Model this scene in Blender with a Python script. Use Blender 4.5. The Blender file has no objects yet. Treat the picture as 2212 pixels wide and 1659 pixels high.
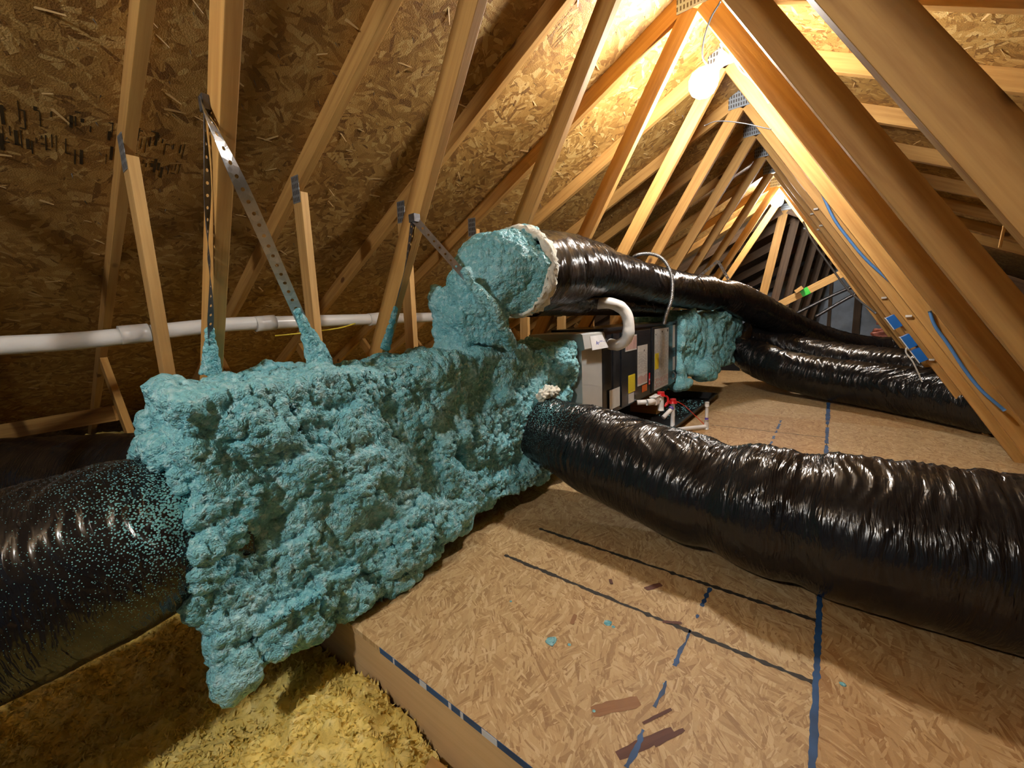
import bpy, bmesh, math, random
from mathutils import Vector, Matrix, noise as mn

random.seed(7)
sc = bpy.context.scene
COL = sc.collection
PI = math.pi

# ------------------------------------------------------------------ camera
cam_d = bpy.data.cameras.new('camera')
cam = bpy.data.objects.new('camera', cam_d)
COL.objects.link(cam)
F_PX, CX, CY = 871.0, 1106.0, 829.5
vy = Vector((1799 - CX, 657 - CY, F_PX)).normalized()
vx = -Vector((-10 - CX, 745 - CY, F_PX)).normalized()
vx = (vx - vx.dot(vy) * vy).normalized()
vz = vx.cross(vy)
R = Matrix((vx, vy, vz))                      # world from (right, down, forward)
right, down, fwd = R @ Vector((1, 0, 0)), R @ Vector((0, 1, 0)), R @ Vector((0, 0, 1))
cam.matrix_world = Matrix((right, -down, -fwd)).transposed().to_4x4()
cam_d.sensor_width = 36
cam_d.lens = F_PX / 2212 * 36
cam_d.clip_start = 0.02
cam_d.clip_end = 60
sc.camera = cam

# ------------------------------------------------------------------ world, exposure, light
sc.view_settings.view_transform = 'Standard'
sc.view_settings.look = 'None'
sc.view_settings.gamma = 1
sc.view_settings.exposure = 2.3
sc.view_settings.use_curve_mapping = False
sc.cycles.max_bounces = 5
sc.cycles.diffuse_bounces = 4
sc.cycles.glossy_bounces = 2
sc.cycles.use_adaptive_sampling = True
sc.cycles.adaptive_threshold = 0.06
sc.cycles.adaptive_min_samples = 12
sc.cycles.caustics_reflective = False
sc.cycles.caustics_refractive = False
sc.cycles.sample_clamp_indirect = 4
w = bpy.data.worlds.new('attic_air'); sc.world = w; w.use_nodes = True
w.node_tree.nodes['Background'].inputs[0].default_value = (0.5, 0.6, 0.75, 1)
w.node_tree.nodes['Background'].inputs[1].default_value = 0.02
BULB_STRENGTH = 112.0
BULB_COLOR = (1.0, 0.965, 0.91, 1)
# lamp positions (bulb centres) along the ridge; the first is behind the photographer
LAMPS = [(-0.575, -1.30, 1.11), (-0.575, 2.44, 1.165), (-0.617, 6.37, 1.332)]

# ------------------------------------------------------------------ tagging helpers
def tag(o, label=None, cat=None, group=None, kind=None):
    if label: o['label'] = label
    if cat: o['category'] = cat
    if group: o['group'] = group
    if kind: o['kind'] = kind
    return o

def empty(name, loc=(0, 0, 0)):
    o = bpy.data.objects.new(name, None)
    o.empty_display_size = 0.1
    COL.objects.link(o)
    o.location = loc
    return o

def put(name, me, m, parent=None, smooth=False):
    o = bpy.data.objects.new(name, me)
    COL.objects.link(o)
    if m is not None: me.materials.append(m)
    if smooth:
        me.polygons.foreach_set('use_smooth', [True] * len(me.polygons))
    if parent is not None:
        o.parent = parent
        o.matrix_parent_inverse = Matrix.Translation(parent.location).inverted()
    return o

def from_bm(name, bm, m, parent=None, smooth=False):
    me = bpy.data.meshes.new(name)
    bm.to_mesh(me); bm.free()
    return put(name, me, m, parent, smooth)

def bm_box(bm, x0, x1, y0, y1, z0, z1, bevel=0.0):
    r = bmesh.ops.create_cube(bm, size=1.0)
    for v in r['verts']:
        v.co = Vector(((x0 + x1) / 2 + v.co.x * (x1 - x0), (y0 + y1) / 2 + v.co.y * (y1 - y0), (z0 + z1) / 2 + v.co.z * (z1 - z0)))
    if bevel:
        es = list({e for v in r['verts'] for e in v.link_edges})
        bmesh.ops.bevel(bm, geom=es, offset=bevel, segments=2, affect='EDGES', profile=0.6)
    return r['verts']

def box(name, m, x0, x1, y0, y1, z0, z1, parent=None, bevel=0.0):
    bm = bmesh.new()
    bm_box(bm, x0, x1, y0, y1, z0, z1, bevel)
    return from_bm(name, bm, m, parent)

def beam(name, m, a, b, up, width, depth, parent=None, bevel=0.0025, lump=0.0):
    """timber from a to b; local X runs along the grain, `depth` along `up`, `width` across."""
    a, b, up = Vector(a), Vector(b), Vector(up)
    d = b - a; L = d.length; d.normalize()
    up = (up - up.dot(d) * d).normalized()
    s = up.cross(d)
    bm = bmesh.new()
    bm_box(bm, -L / 2, L / 2, -width / 2, width / 2, -depth / 2, depth / 2, bevel)
    o = from_bm(name, bm, m, None)
    mw = Matrix((d, s, up)).transposed().to_4x4()
    mw.translation = (a + b) / 2
    if parent is not None:
        o.parent = parent
        o.matrix_parent_inverse = Matrix.Translation(parent.location).inverted()
    o.matrix_basis = mw
    return o

def spline(pts, n):
    P = [Vector(p) for p in pts]
    P = [2 * P[0] - P[1]] + P + [2 * P[-1] - P[-2]]
    dense = []
    for i in range(1, len(P) - 2):
        p0, p1, p2, p3 = P[i - 1], P[i], P[i + 1], P[i + 2]
        for k in range(40):
            t = k / 40
            dense.append(0.5 * ((2 * p1) + (-p0 + p2) * t + (2 * p0 - 5 * p1 + 4 * p2 - p3) * t * t + (-p0 + 3 * p1 - 3 * p2 + p3) * t ** 3))
    dense.append(P[-2])
    acc = [0.0]
    for i in range(1, len(dense)): acc.append(acc[-1] + (dense[i] - dense[i - 1]).length)
    out, j = [], 0
    for k in range(n):
        s = acc[-1] * k / (n - 1)
        while j < len(acc) - 2 and acc[j + 1] < s: j += 1
        f = (s - acc[j]) / max(1e-9, acc[j + 1] - acc[j])
        out.append(dense[j].lerp(dense[j + 1], min(1, max(0, f))))
    return out, acc[-1]

def tube_mesh(pts, rad, nu=40, nv=16, disp=None, cap=True, squash=None):
    """swept tube with UV in metres (u along, v around); rad number or f(t); disp f(u_metres, angle, t)."""
    C, L = spline(pts, nu)
    T = [(C[min(i + 1, nu - 1)] - C[max(i - 1, 0)]).normalized() for i in range(nu)]
    ref = Vector((0, 0, 1)) if abs(T[0].z) < 0.8 else Vector((1, 0, 0))
    N = (ref - ref.dot(T[0]) * T[0]).normalized()
    verts, faces, uvs = [], [], []
    for i in range(nu):
        N = (N - N.dot(T[i]) * T[i]).normalized()
        B = T[i].cross(N)
        t = i / (nu - 1)
        r0 = rad(t) if callable(rad) else rad
        for j in range(nv):
            a = 2 * PI * j / nv
            r = r0 + (disp(t * L, a, t) if disp else 0)
            p = C[i] + N * math.cos(a) * r * (squash(t) if squash else 1) + B * math.sin(a) * r
            verts.append(p)
    rr = rad(0.5) if callable(rad) else rad
    for i in range(nu - 1):
        for j in range(nv):
            k = (j + 1) % nv
            faces.append((i * nv + j, i * nv + k, (i + 1) * nv + k, (i + 1) * nv + j))
            u0, u1, v0, v1 = L * i / (nu - 1), L * (i + 1) / (nu - 1), 2 * PI * rr * j / nv, 2 * PI * rr * (j + 1) / nv
            uvs += [(u0, v0), (u0, v1), (u1, v1), (u1, v0)]
    if cap:
        faces.append(tuple(range(nv))); uvs += [(0, 0)] * nv
        faces.append(tuple((nu - 1) * nv + j for j in reversed(range(nv)))); uvs += [(0, 0)] * nv
    me = bpy.data.meshes.new('tube')
    me.from_pydata([v[:] for v in verts], [], faces)
    uv = me.uv_layers.new(name='UVMap')
    for i, c in enumerate(uvs): uv.data[i].uv = c
    return me

def tube(name, m, pts, rad, nu=40, nv=14, parent=None, **k):
    me = tube_mesh(pts, rad, nu, nv, **k)
    me.name = name
    return put(name, me, m, parent, True)

def cyl(name, m, a, b, r, parent=None, nv=20, r2=None):
    a, b = Vector(a), Vector(b)
    r2 = r if r2 is None else r2
    me = tube_mesh([a, a.lerp(b, 0.5), b], (lambda t: r + (r2 - r) * t), 4, nv)
    me.name = name
    o = put(name, me, m, parent, False)
    for p in me.polygons: p.use_smooth = len(p.vertices) == 4
    return o

# ------------------------------------------------------------------ material helpers
class NT:
    def __init__(s, name):
        s.m = bpy.data.materials.new(name); s.m.use_nodes = True
        s.t = s.m.node_tree; s.t.nodes.clear()
        s.out = s.n('ShaderNodeOutputMaterial'); s.b = s.n('ShaderNodeBsdfPrincipled')
        s.l(s.b.outputs[0], s.out.inputs[0])
    def n(s, t, **k):
        o = s.t.nodes.new(t)
        for a, v in k.items(): setattr(o, a, v)
        return o
    def l(s, a, b): s.t.links.new(a, b)
    def setin(s, node, **k):
        for a, v in k.items():
            i = node.inputs[a.replace('_', ' ')]
            if hasattr(v, 'links') or hasattr(v, 'is_output'): s.l(v, i)
            else: i.default_value = v
    def coord(s, kind='Object'): return s.n('ShaderNodeTexCoord').outputs[kind]
    def mapping(s, vec, scale=(1, 1, 1), rot=(0, 0, 0), loc=(0, 0, 0)):
        o = s.n('ShaderNodeMapping'); s.l(vec, o.inputs[0])
        o.inputs['Scale'].default_value = scale; o.inputs['Rotation'].default_value = rot; o.inputs['Location'].default_value = loc
        return o.outputs[0]
    def noise(s, vec, scale=5, detail=3, rough=0.5, dist=0.0, col=False):
        o = s.n('ShaderNodeTexNoise'); s.l(vec, o.inputs['Vector'])
        o.inputs['Scale'].default_value = scale; o.inputs['Detail'].default_value = detail
        o.inputs['Roughness'].default_value = rough; o.inputs['Distortion'].default_value = dist
        return o.outputs['Color' if col else 'Fac']
    def voro(s, vec, scale=5, feature='F1', out='Distance', rand=1.0):
        o = s.n('ShaderNodeTexVoronoi'); s.l(vec, o.inputs['Vector']); o.feature = feature
        o.inputs['Scale'].default_value = scale; o.inputs['Randomness'].default_value = rand
        return o.outputs[out]
    def math(s, op, a, b=0.0, c=0.0, clamp=False):
        o = s.n('ShaderNodeMath', operation=op); o.use_clamp = clamp
        for i, v in enumerate((a, b, c)):
            if isinstance(v, (int, float)): o.inputs[i].default_value = v
            else: s.l(v, o.inputs[i])
        return o.outputs[0]
    def ramp(s, fac, stops, interp='LINEAR'):
        o = s.n('ShaderNodeValToRGB'); s.l(fac, o.inputs[0])
        e = o.color_ramp.elements; o.color_ramp.interpolation = interp
        while len(e) < len(stops): e.new(0.5)
        for i, (p, c) in enumerate(stops):
            e[i].position = p; e[i].color = (*c, 1) if len(c) == 3 else c
        return o.outputs[0]
    def step(s, fac, lo, hi):
        o = s.n('ShaderNodeMapRange'); s.l(fac, o.inputs[0])
        o.inputs[1].default_value = lo; o.inputs[2].default_value = hi
        return o.outputs[0]
    def mix(s, fac, a, b, blend='MIX'):
        o = s.n('ShaderNodeMix', data_type='RGBA', blend_type=blend)
        for i, v in ((0, fac), (6, a), (7, b)):
            if isinstance(v, (int, float)): o.inputs[i].default_value = v
            elif isinstance(v, tuple): o.inputs[i].default_value = (*v, 1) if len(v) == 3 else v
            else: s.l(v, o.inputs[i])
        return o.outputs[2]
    def bump(s, h, strength=0.5, dist=0.01, normal=None):
        o = s.n('ShaderNodeBump'); s.l(h, o.inputs['Height'])
        o.inputs['Strength'].default_value = strength; o.inputs['Distance'].default_value = dist
        if normal is not None: s.l(normal, o.inputs['Normal'])
        return o.outputs[0]
    def sep(s, v):
        o = s.n('ShaderNodeSeparateXYZ'); s.l(v, o.inputs[0]); return o.outputs
    def comb(s, x, y, z):
        o = s.n('ShaderNodeCombineXYZ')
        for i, v in enumerate((x, y, z)):
            if isinstance(v, (int, float)): o.inputs[i].default_value = v
            else: s.l(v, o.inputs[i])
        return o.outputs[0]

def plain(name, col, rough=0.5, metal=0.0, spec=0.5, noise_amt=0.08, bump=0.0, bscale=60, coat=0.0):
    t = NT(name)
    n = t.noise(t.coord(), 9, 4)
    c0 = tuple(max(0, c * (1 - noise_amt * 1.5)) for c in col); c1 = tuple(min(1, c * (1 + noise_amt)) for c in col)
    t.l(t.ramp(n, [(0.3, c0), (0.7, c1)]), t.b.inputs['Base Color'])
    t.b.inputs['Roughness'].default_value = rough; t.b.inputs['Metallic'].default_value = metal
    t.b.inputs['Specular IOR Level'].default_value = spec
    t.b.inputs['Coat Weight'].default_value = coat
    if bump: t.l(t.bump(t.noise(t.coord(), bscale, 3), bump, 0.004), t.b.inputs['Normal'])
    return t.m

def osb(name, tones, flake=1.0, bump=0.6, dark=0.1, seed=0.0, sheet=None, gloss=0.35, lay=((6, 7, 42), (10, 12, 85), (16, 24, 200)), spread=2.1):
    """oriented strand board in the local XY plane"""
    t = NT(name)
    co = t.mapping(t.coord(), (1, 1, 0), loc=(seed, seed * 0.7, 0))
    warp = t.noise(co, 6, 2, col=True)
    vm = t.n('ShaderNodeVectorMath', operation='MULTIPLY_ADD')
    t.l(warp, vm.inputs[0]); vm.inputs[1].default_value = (0.02, 0.02, 0); t.l(co, vm.inputs[2])
    co = vm.outputs[0]
    cols, hs = [], []
    for i, (big, sx, sy) in enumerate(lay):
        c2 = t.mapping(co, (1, 1, 1), loc=(3.1 * i, 1.7 * i, 0))
        cell = t.voro(c2, big / flake, out='Color')
        ang = t.math('MULTIPLY', t.sep(cell)[0], spread)
        vr = t.n('ShaderNodeVectorRotate', rotation_type='Z_AXIS'); t.l(c2, vr.inputs['Vector']); t.l(ang, vr.inputs['Angle'])
        st = t.mapping(vr.outputs[0], (sx / flake, sy / flake, 1))
        r = t.sep(t.voro(st, 1.0, out='Color'))
        cols.append((r[0], r[1])); hs.append(r[2])
    a = t.math('GREATER_THAN', cols[1][1], 0.5)
    b = t.math('GREATER_THAN', cols[2][1], 0.72)
    tone = t.mix(b, t.mix(a, cols[0][0], cols[1][0]), cols[2][0])
    hgt = t.mix(b, t.mix(a, hs[0], hs[1]), hs[2])
    fine = t.noise(t.mapping(co, (60, 60, 1)), 3, 3)
    tone2 = t.math('ADD', t.math('MULTIPLY', tone, 0.82), t.math('MULTIPLY', fine, 0.18))
    n = len(tones)
    c = t.ramp(tone2, [(p, cc) for p, cc in tones])
    big = t.noise(co, 1.6, 3)
    c = t.mix(t.math('MULTIPLY', big, 0.35), c, tuple(x * 0.62 for x in tones[1][1]))
    if sheet: c = sheet(t, c)
    t.l(c, t.b.inputs['Base Color'])
    t.b.inputs['Roughness'].default_value = 0.55; t.b.inputs['Specular IOR Level'].default_value = gloss
    hh = t.math('ADD', hgt, t.math('MULTIPLY', fine, 0.5))
    t.l(t.bump(hh, bump, 0.006), t.b.inputs['Normal'])
    return t.m

def timber(name, c_dark, c_light, seed=0.0, knots=True):
    """grain along local X; every board gets its own offset from the object's random number"""
    t = NT(name)
    inf = t.n('ShaderNodeObjectInfo')
    off = t.math('MULTIPLY', inf.outputs['Random'], 17.0)
    vm = t.n('ShaderNodeVectorMath', operation='ADD'); t.l(t.coord(), vm.inputs[0]); t.l(t.comb(off, off, off), vm.inputs[1])
    co = vm.outputs[0]
    g = t.noise(t.mapping(co, (1.3, 26, 26)), 1.6, 4, 0.55, 0.4)
    g2 = t.noise(t.mapping(co, (6, 160, 160)), 1.0, 2)
    big = t.noise(t.mapping(co, (0.8, 5, 5)), 1.5, 2)
    c = t.ramp(g, [(0.3, c_dark), (0.62, c_light)])
    c = t.mix(t.math('MULTIPLY', g2, 0.25), c, tuple(x * 0.6 for x in c_dark))
    c = t.mix(t.step(big, 0.35, 0.75), c, tuple(min(1, x * 0.78) for x in c_light), 'MULTIPLY') if False else c
    hue = t.mix(t.math('MULTIPLY', inf.outputs['Random'], 0.35), c, tuple(x * 0.7 for x in c_light))
    if knots:
        kv = t.n('ShaderNodeTexVoronoi'); t.l(t.mapping(co, (4, 7, 7)), kv.inputs['Vector']); kv.inputs['Scale'].default_value = 0.75
        kn = t.ramp(kv.outputs['Distance'], [(0.0, (1, 1, 1)), (0.07, (1, 1, 1)), (0.12, (0, 0, 0))])
        sel = t.math('GREATER_THAN', t.sep(kv.outputs['Color'])[0], 0.55)
        hue = t.mix(t.math('MULTIPLY', kn, t.math('MULTIPLY', sel, 0.85)), hue, (0.10, 0.035, 0.012))
    t.l(hue, t.b.inputs['Base Color'])
    t.b.inputs['Roughness'].default_value = 0.6; t.b.inputs['Specular IOR Level'].default_value = 0.35
    t.l(t.bump(g2, 0.25, 0.002), t.b.inputs['Normal'])
    return t.m

def foam_mat(name, dust=True):
    t = NT(name)
    co = t.coord()
    n1 = t.noise(co, 5, 4); n2 = t.noise(co, 55, 4)
    c = t.ramp(n1, [(0.3, (0.14, 0.48, 0.56)), (0.55, (0.23, 0.59, 0.66)), (0.75, (0.34, 0.67, 0.74))])
    c = t.mix(t.step(n2, 0.50, 0.72), c, (0.50, 0.79, 0.84))  # paler flecks paint the lit look of fine bumps into the colour
    t.l(c, t.b.inputs['Base Color'])
    t.l(t.ramp(t.noise(co, 7, 3), [(0.35, (0.22,) * 3), (0.65, (0.5,) * 3)]), t.b.inputs['Roughness']); t.b.inputs['Specular IOR Level'].default_value = 0.65
    t.b.inputs['Subsurface Weight'].default_value = 0.0
    vm = t.n('ShaderNodeVectorMath', operation='MULTIPLY_ADD'); t.l(t.noise(co, 40, 2, col=True), vm.inputs[0]); vm.inputs[1].default_value = (0.012,) * 3; t.l(co, vm.inputs[2])
    v = t.voro(vm.outputs[0], 85, feature='SMOOTH_F1'); v2 = t.voro(vm.outputs[0], 200)
    h = t.math('ADD', t.math('ADD', t.math('MULTIPLY', v, -1.0), t.math('MULTIPLY', v2, -0.4)), t.math('MULTIPLY', t.noise(co, 260, 3), 0.35))
    t.l(t.bump(h, 0.95, 0.009), t.b.inputs['Normal'])
    return t.m

def film_mat(name, spray_center=None, spray_r=0.5, spray=0.0):
    """black plastic duct jacket; UV in metres, u along the duct"""
    t = NT(name)
    uv = t.coord('UV'); co = t.coord()
    warp = t.noise(t.mapping(co, (1, 1, 1)), 7, 3, col=True)
    vm = t.n('ShaderNodeVectorMath', operation='MULTIPLY_ADD')
    t.l(warp, vm.inputs[0]); vm.inputs[1].default_value = (0.035, 0.10, 0); t.l(uv, vm.inputs[2])
    u2 = vm.outputs[0]
    a = t.noise(t.mapping(u2, (34, 3.5, 1)), 1.0, 3, 0.55)
    b = t.noise(t.mapping(u2, (90, 12, 1)), 1.0, 2, 0.5)
    ridge = t.math('ABSOLUTE', t.math('SUBTRACT', a, 0.5))
    ridge2 = t.math('ABSOLUTE', t.math('SUBTRACT', b, 0.5))
    h = t.math('ADD', t.math('MULTIPLY', ridge, -1.0), t.math('MULTIPLY', ridge2, -0.35))
    amt = t.step(t.noise(co, 3.2, 2), 0.35, 0.6)
    h = t.math('MULTIPLY', h, t.math('ADD', t.math('MULTIPLY', amt, 0.85), 0.15))
    base = t.ramp(t.noise(co, 8, 3), [(0.3, (0.006, 0.006, 0.007)), (0.7, (0.013, 0.012, 0.012))])
    dusty = t.step(t.noise(co, 30, 4), 0.55, 0.9)
    base = t.mix(t.math('MULTIPLY', dusty, 0.12), base, (0.10, 0.09, 0.085))
    rough = t.ramp(t.noise(co, 12, 3), [(0.3, (0.14,) * 3), (0.75, (0.30,) * 3)])
    t.l(rough, t.b.inputs['Roughness'])
    t.b.inputs['Specular IOR Level'].default_value = 0.48
    nrm = t.bump(h, 0.85, 0.022)
    if spray_center:
        d = t.n('ShaderNodeVectorMath', operation='DISTANCE'); t.l(co, d.inputs[0]); d.inputs[1].default_value = spray_center
        near = t.step(d.outputs['Value'], spray_r, 0.0)
        sp = t.voro(co, 190); spc = t.noise(co, 9, 5, 0.65); sp3 = t.noise(co, 300, 3)
        thr = t.math('ADD', t.math('MULTIPLY', t.math('POWER', near, 3.0), 0.50 * spray), t.math('MULTIPLY', spc, 0.20))
        mask = t.step(t.math('SUBTRACT', thr, t.math('ADD', sp, t.math('MULTIPLY', sp3, 0.15))), 0.0, 0.03)
        base = t.mix(mask, base, (0.19, 0.50, 0.53))
        nrm = t.bump(mask, 0.6, 0.003, nrm)
    t.l(base, t.b.inputs['Base Color'])
    t.l(nrm, t.b.inputs['Normal'])
    return t.m

# ------------------------------------------------------------------ materials
TAN = (0.52, 0.32, 0.135)
M = {}
M['osb_floor'] = osb('osb_floor', [(0.0, (0.12, 0.05, 0.02)), (0.09, (0.36, 0.21, 0.09)), (0.35, (0.50, 0.33, 0.155)), (0.7, (0.60, 0.42, 0.21)), (1.0, (0.74, 0.57, 0.33))], 0.8, 0.3)
M['osb_floor2'] = osb('osb_floor2', [(0.0, (0.16, 0.06, 0.02)), (0.10, (0.34, 0.17, 0.055)), (0.4, (0.47, 0.285, 0.115)), (0.75, (0.55, 0.35, 0.155)), (1.0, (0.68, 0.48, 0.25))], 1.0, 0.35, seed=4.0)
M['osb_roof'] = osb('osb_roof', [(0.0, (0.07, 0.03, 0.008)), (0.16, (0.27, 0.13, 0.03)), (0.45, (0.41, 0.225, 0.055)), (0.75, (0.52, 0.31, 0.09)), (1.0, (0.74, 0.53, 0.22))], 1.2, 1.0, seed=9.0, gloss=0.5, lay=((6, 8, 26), (10, 13, 44), (17, 22, 80)), spread=3.1)
M['wood'] = timber('truss_lumber', (0.42, 0.205, 0.055), (0.63, 0.36, 0.11))
M['wood_pale'] = timber('pale_lumber', (0.50, 0.285, 0.09), (0.70, 0.43, 0.16))
M['wood_rim'] = timber('rim_lumber', (0.60, 0.40, 0.20), (0.70, 0.49, 0.26), knots=True)
M['foam'] = foam_mat('spray_foam')
M['film'] = film_mat('black_duct_film')
M['film_right'] = film_mat('black_duct_film_right', (-1.12, 1.70, -0.48), 0.6, 0.9)
M['film_left'] = film_mat('black_duct_film_left', (-1.28, 0.25, -0.42), 0.75, 1.35)
M['cabinet'] = plain('cabinet_steel', (0.018, 0.019, 0.022), 0.22, 0.0, 0.7, 0.2)
M['cabinet_edge'] = plain('cabinet_edge', (0.03, 0.03, 0.034), 0.25, 0.3, 0.7, 0.2)
M['pan'] = plain('black_pan_plastic', (0.012, 0.012, 0.014), 0.38, 0, 0.5, 0.2)
M['filter'] = plain('filter_housing_paint', (0.42, 0.43, 0.42), 0.45, 0, 0.4, 0.03)
M['white_label'] = plain('white_label', (0.72, 0.73, 0.75), 0.5)
M['paper'] = plain('paper_label', (0.52, 0.52, 0.50), 0.5)
M['yellow_label'] = plain('yellow_label', (0.75, 0.62, 0.02), 0.5)
M['orange_label'] = plain('orange_label', (0.62, 0.13, 0.02), 0.5)
M['blue_ink'] = plain('blue_ink', (0.03, 0.06, 0.45), 0.5)
M['ink'] = plain('black_ink', (0.03, 0.025, 0.02), 0.7)
M['stamp'] = plain('roof_stamp_ink', (0.055, 0.035, 0.015), 0.7, 0, 0.3, 0.4)
M['strand_ink'] = plain('faded_stamp_ink', (0.25, 0.15, 0.06), 0.7)
M['grey_ink'] = plain('grey_print', (0.20, 0.20, 0.20), 0.6)
M['red_ink'] = plain('red_print', (0.42, 0.16, 0.12), 0.6)
M['pvc'] = plain('white_pvc', (0.72, 0.72, 0.72), 0.3, 0, 0.5, 0.03)
M['pvc_left'] = plain('vent_pipe_pvc', (0.78, 0.77, 0.74), 0.28, 0, 0.5, 0.03)
M['line_insul'] = plain('white_line_insulation', (0.70, 0.70, 0.69), 0.5, 0, 0.4, 0.06, 0.3, 14)
M['red'] = plain('red_plastic', (0.60, 0.015, 0.02), 0.3)
M['red_wire'] = plain('red_wire', (0.70, 0.05, 0.03), 0.4)
M['purple'] = plain('purple_primer', (0.16, 0.10, 0.45), 0.5)
M['blue_box'] = plain('blue_box_plastic', (0.01, 0.14, 0.52), 0.35)
M['blue_cable'] = plain('blue_cable_jacket', (0.09, 0.24, 0.55), 0.4)
M['cable_grey'] = plain('grey_cable', (0.16, 0.16, 0.17), 0.45)
M['cable_dark'] = plain('dark_cable', (0.02, 0.02, 0.022), 0.5)
M['cable_white'] = plain('white_cable', (0.70, 0.68, 0.64), 0.45)
M['yellow_wire'] = plain('yellow_wire', (0.75, 0.60, 0.04), 0.45)
M['glass_wool'] = plain('white_glass_wool', (0.78, 0.76, 0.66), 0.95, 0, 0.1, 0.1, 1.0, 90)
M['pink'] = plain('pink_batt', (0.56, 0.22, 0.17), 0.95, 0, 0.1, 0.2, 1.0, 50)
M['blue_paint'] = plain('blue_edge_paint', (0.02, 0.075, 0.20), 0.55, 0, 0.4, 0.3)
M['white_paint'] = plain('white_smear', (0.62, 0.66, 0.72), 0.6)
M['green_tape'] = plain('green_tape', (0.05, 0.65, 0.06), 0.5)
M['bare'] = plain('ceiling_drywall', (0.10, 0.08, 0.06), 0.9)
M['gable'] = plain('gable_sheathing', (0.55, 0.62, 0.72), 0.8, 0, 0.2)
M['dark_wood'] = timber('dark_lumber', (0.10, 0.055, 0.03), (0.22, 0.13, 0.07))  # darker lumber tone for the far trusses and gable studs
M['dark_deck'] = plain('dark_roof_deck', (0.30, 0.22, 0.14), 0.8)  # dark board tone of the far roof slopes
M['splinter'] = plain('wood_splinter', (0.58, 0.38, 0.16), 0.55)
M['socket'] = plain('white_socket', (0.75, 0.75, 0.75), 0.4)

def galvanized(name, base=(0.50, 0.52, 0.54), rough=0.32):
    t = NT(name)
    v = t.voro(t.coord(), 60, out='Color')
    c = t.mix(t.sep(v)[0], tuple(x * 0.72 for x in base), base)
    t.l(c, t.b.inputs['Base Color']); t.b.inputs['Metallic'].default_value = 0.9; t.b.inputs['Roughness'].default_value = rough
    return t.m
M['galv'] = galvanized('galvanized_steel')
M['galv_dark'] = galvanized('dull_galvanized', (0.16, 0.16, 0.17), 0.5)

def toothplate():
    t = NT('nail_plate_steel')
    s = t.sep(t.coord())
    gx = t.math('PINGPONG', t.math('MULTIPLY', s[0], 120), 1.0)
    gz = t.math('PINGPONG', t.math('MULTIPLY', s[1], 62), 1.0)
    slot = t.math('MULTIPLY', t.math('GREATER_THAN', gx, 0.5), t.math('GREATER_THAN', gz, 0.35))
    t.l(t.mix(slot, (0.34, 0.38, 0.42), (0.10, 0.09, 0.08)), t.b.inputs['Base Color'])
    t.b.inputs['Metallic'].default_value = 0.6; t.b.inputs['Roughness'].default_value = 0.45
    t.l(t.bump(slot, 0.8, 0.003), t.b.inputs['Normal'])
    return t.m
M['plate'] = toothplate()

def wool():
    t = NT('yellow_loose_fill')
    co = t.coord()
    n = t.noise(co, 16, 5, 0.6); f = t.noise(co, 120, 4, 0.7, 1.5)
    c = t.ramp(n, [(0.25, (0.62, 0.44, 0.08)), (0.5, (0.86, 0.68, 0.19)), (0.75, (0.92, 0.78, 0.34))])
    c = t.mix(t.math('MULTIPLY', f, 0.3), c, (0.85, 0.72, 0.35))
    t.l(c, t.b.inputs['Base Color']); t.b.inputs['Roughness'].default_value = 1.0; t.b.inputs['Specular IOR Level'].default_value = 0.05
    t.l(t.bump(f, 0.5, 0.006), t.b.inputs['Normal'])
    return t.m
M['wool'] = wool()

t = NT('lit_bulb'); e = t.n('ShaderNodeEmission'); e.inputs[0].default_value = BULB_COLOR; e.inputs[1].default_value = BULB_STRENGTH
t.l(e.outputs[0], t.out.inputs[0]); M['bulb'] = t.m

# ------------------------------------------------------------------ roof geometry (metres; camera at 0,0,0; platform at z=-1)
RX, RZ = -0.612, 1.52           # ridge line, underside of the rafters
PITCH = math.atan(0.5)
WA = math.radians(32)           # inner webs from the vertical
WTOP = 1.46
ZB = -1.27                      # top of the ceiling joists
SP = 0.655
Y0 = 0.42
TR = [Y0 + SP * k for k in range(-1, 11)]     # truss near faces

def sheathing(name, side, y0, y1, z_off, m, label):
    """roof slope as a slab with its own local frame: local X along the slope, local Y along the ridge"""
    L = 6.2
    bm = bmesh.new(); bm_box(bm, 0, L, y0, y1, 0, 0.012)
    o = from_bm(name, bm, m)
    d = Vector((side * math.cos(PITCH), 0, -math.sin(PITCH)))
    yv = Vector((0, 1, 0)); n = d.cross(yv)
    if n.z < 0: n = -n
    mw = Matrix((d, yv, n)).transposed().to_4x4()
    mw.translation = Vector((RX, 0, RZ + 0.089 / math.cos(PITCH) + z_off))
    o.matrix_basis = mw
    tag(o, label, kind='structure')
    return o, mw
roofL, MWL = sheathing('ceiling', -1, -2.0, 7.6, 0.0, M['osb_roof'], 'left roof slope of bare strand board sheathing with nail tips')
roofR, MWR = sheathing('ceiling', 1, -2.0, 11.4, 0.0, M['osb_roof'], 'right roof slope of bare strand board sheathing')

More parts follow.
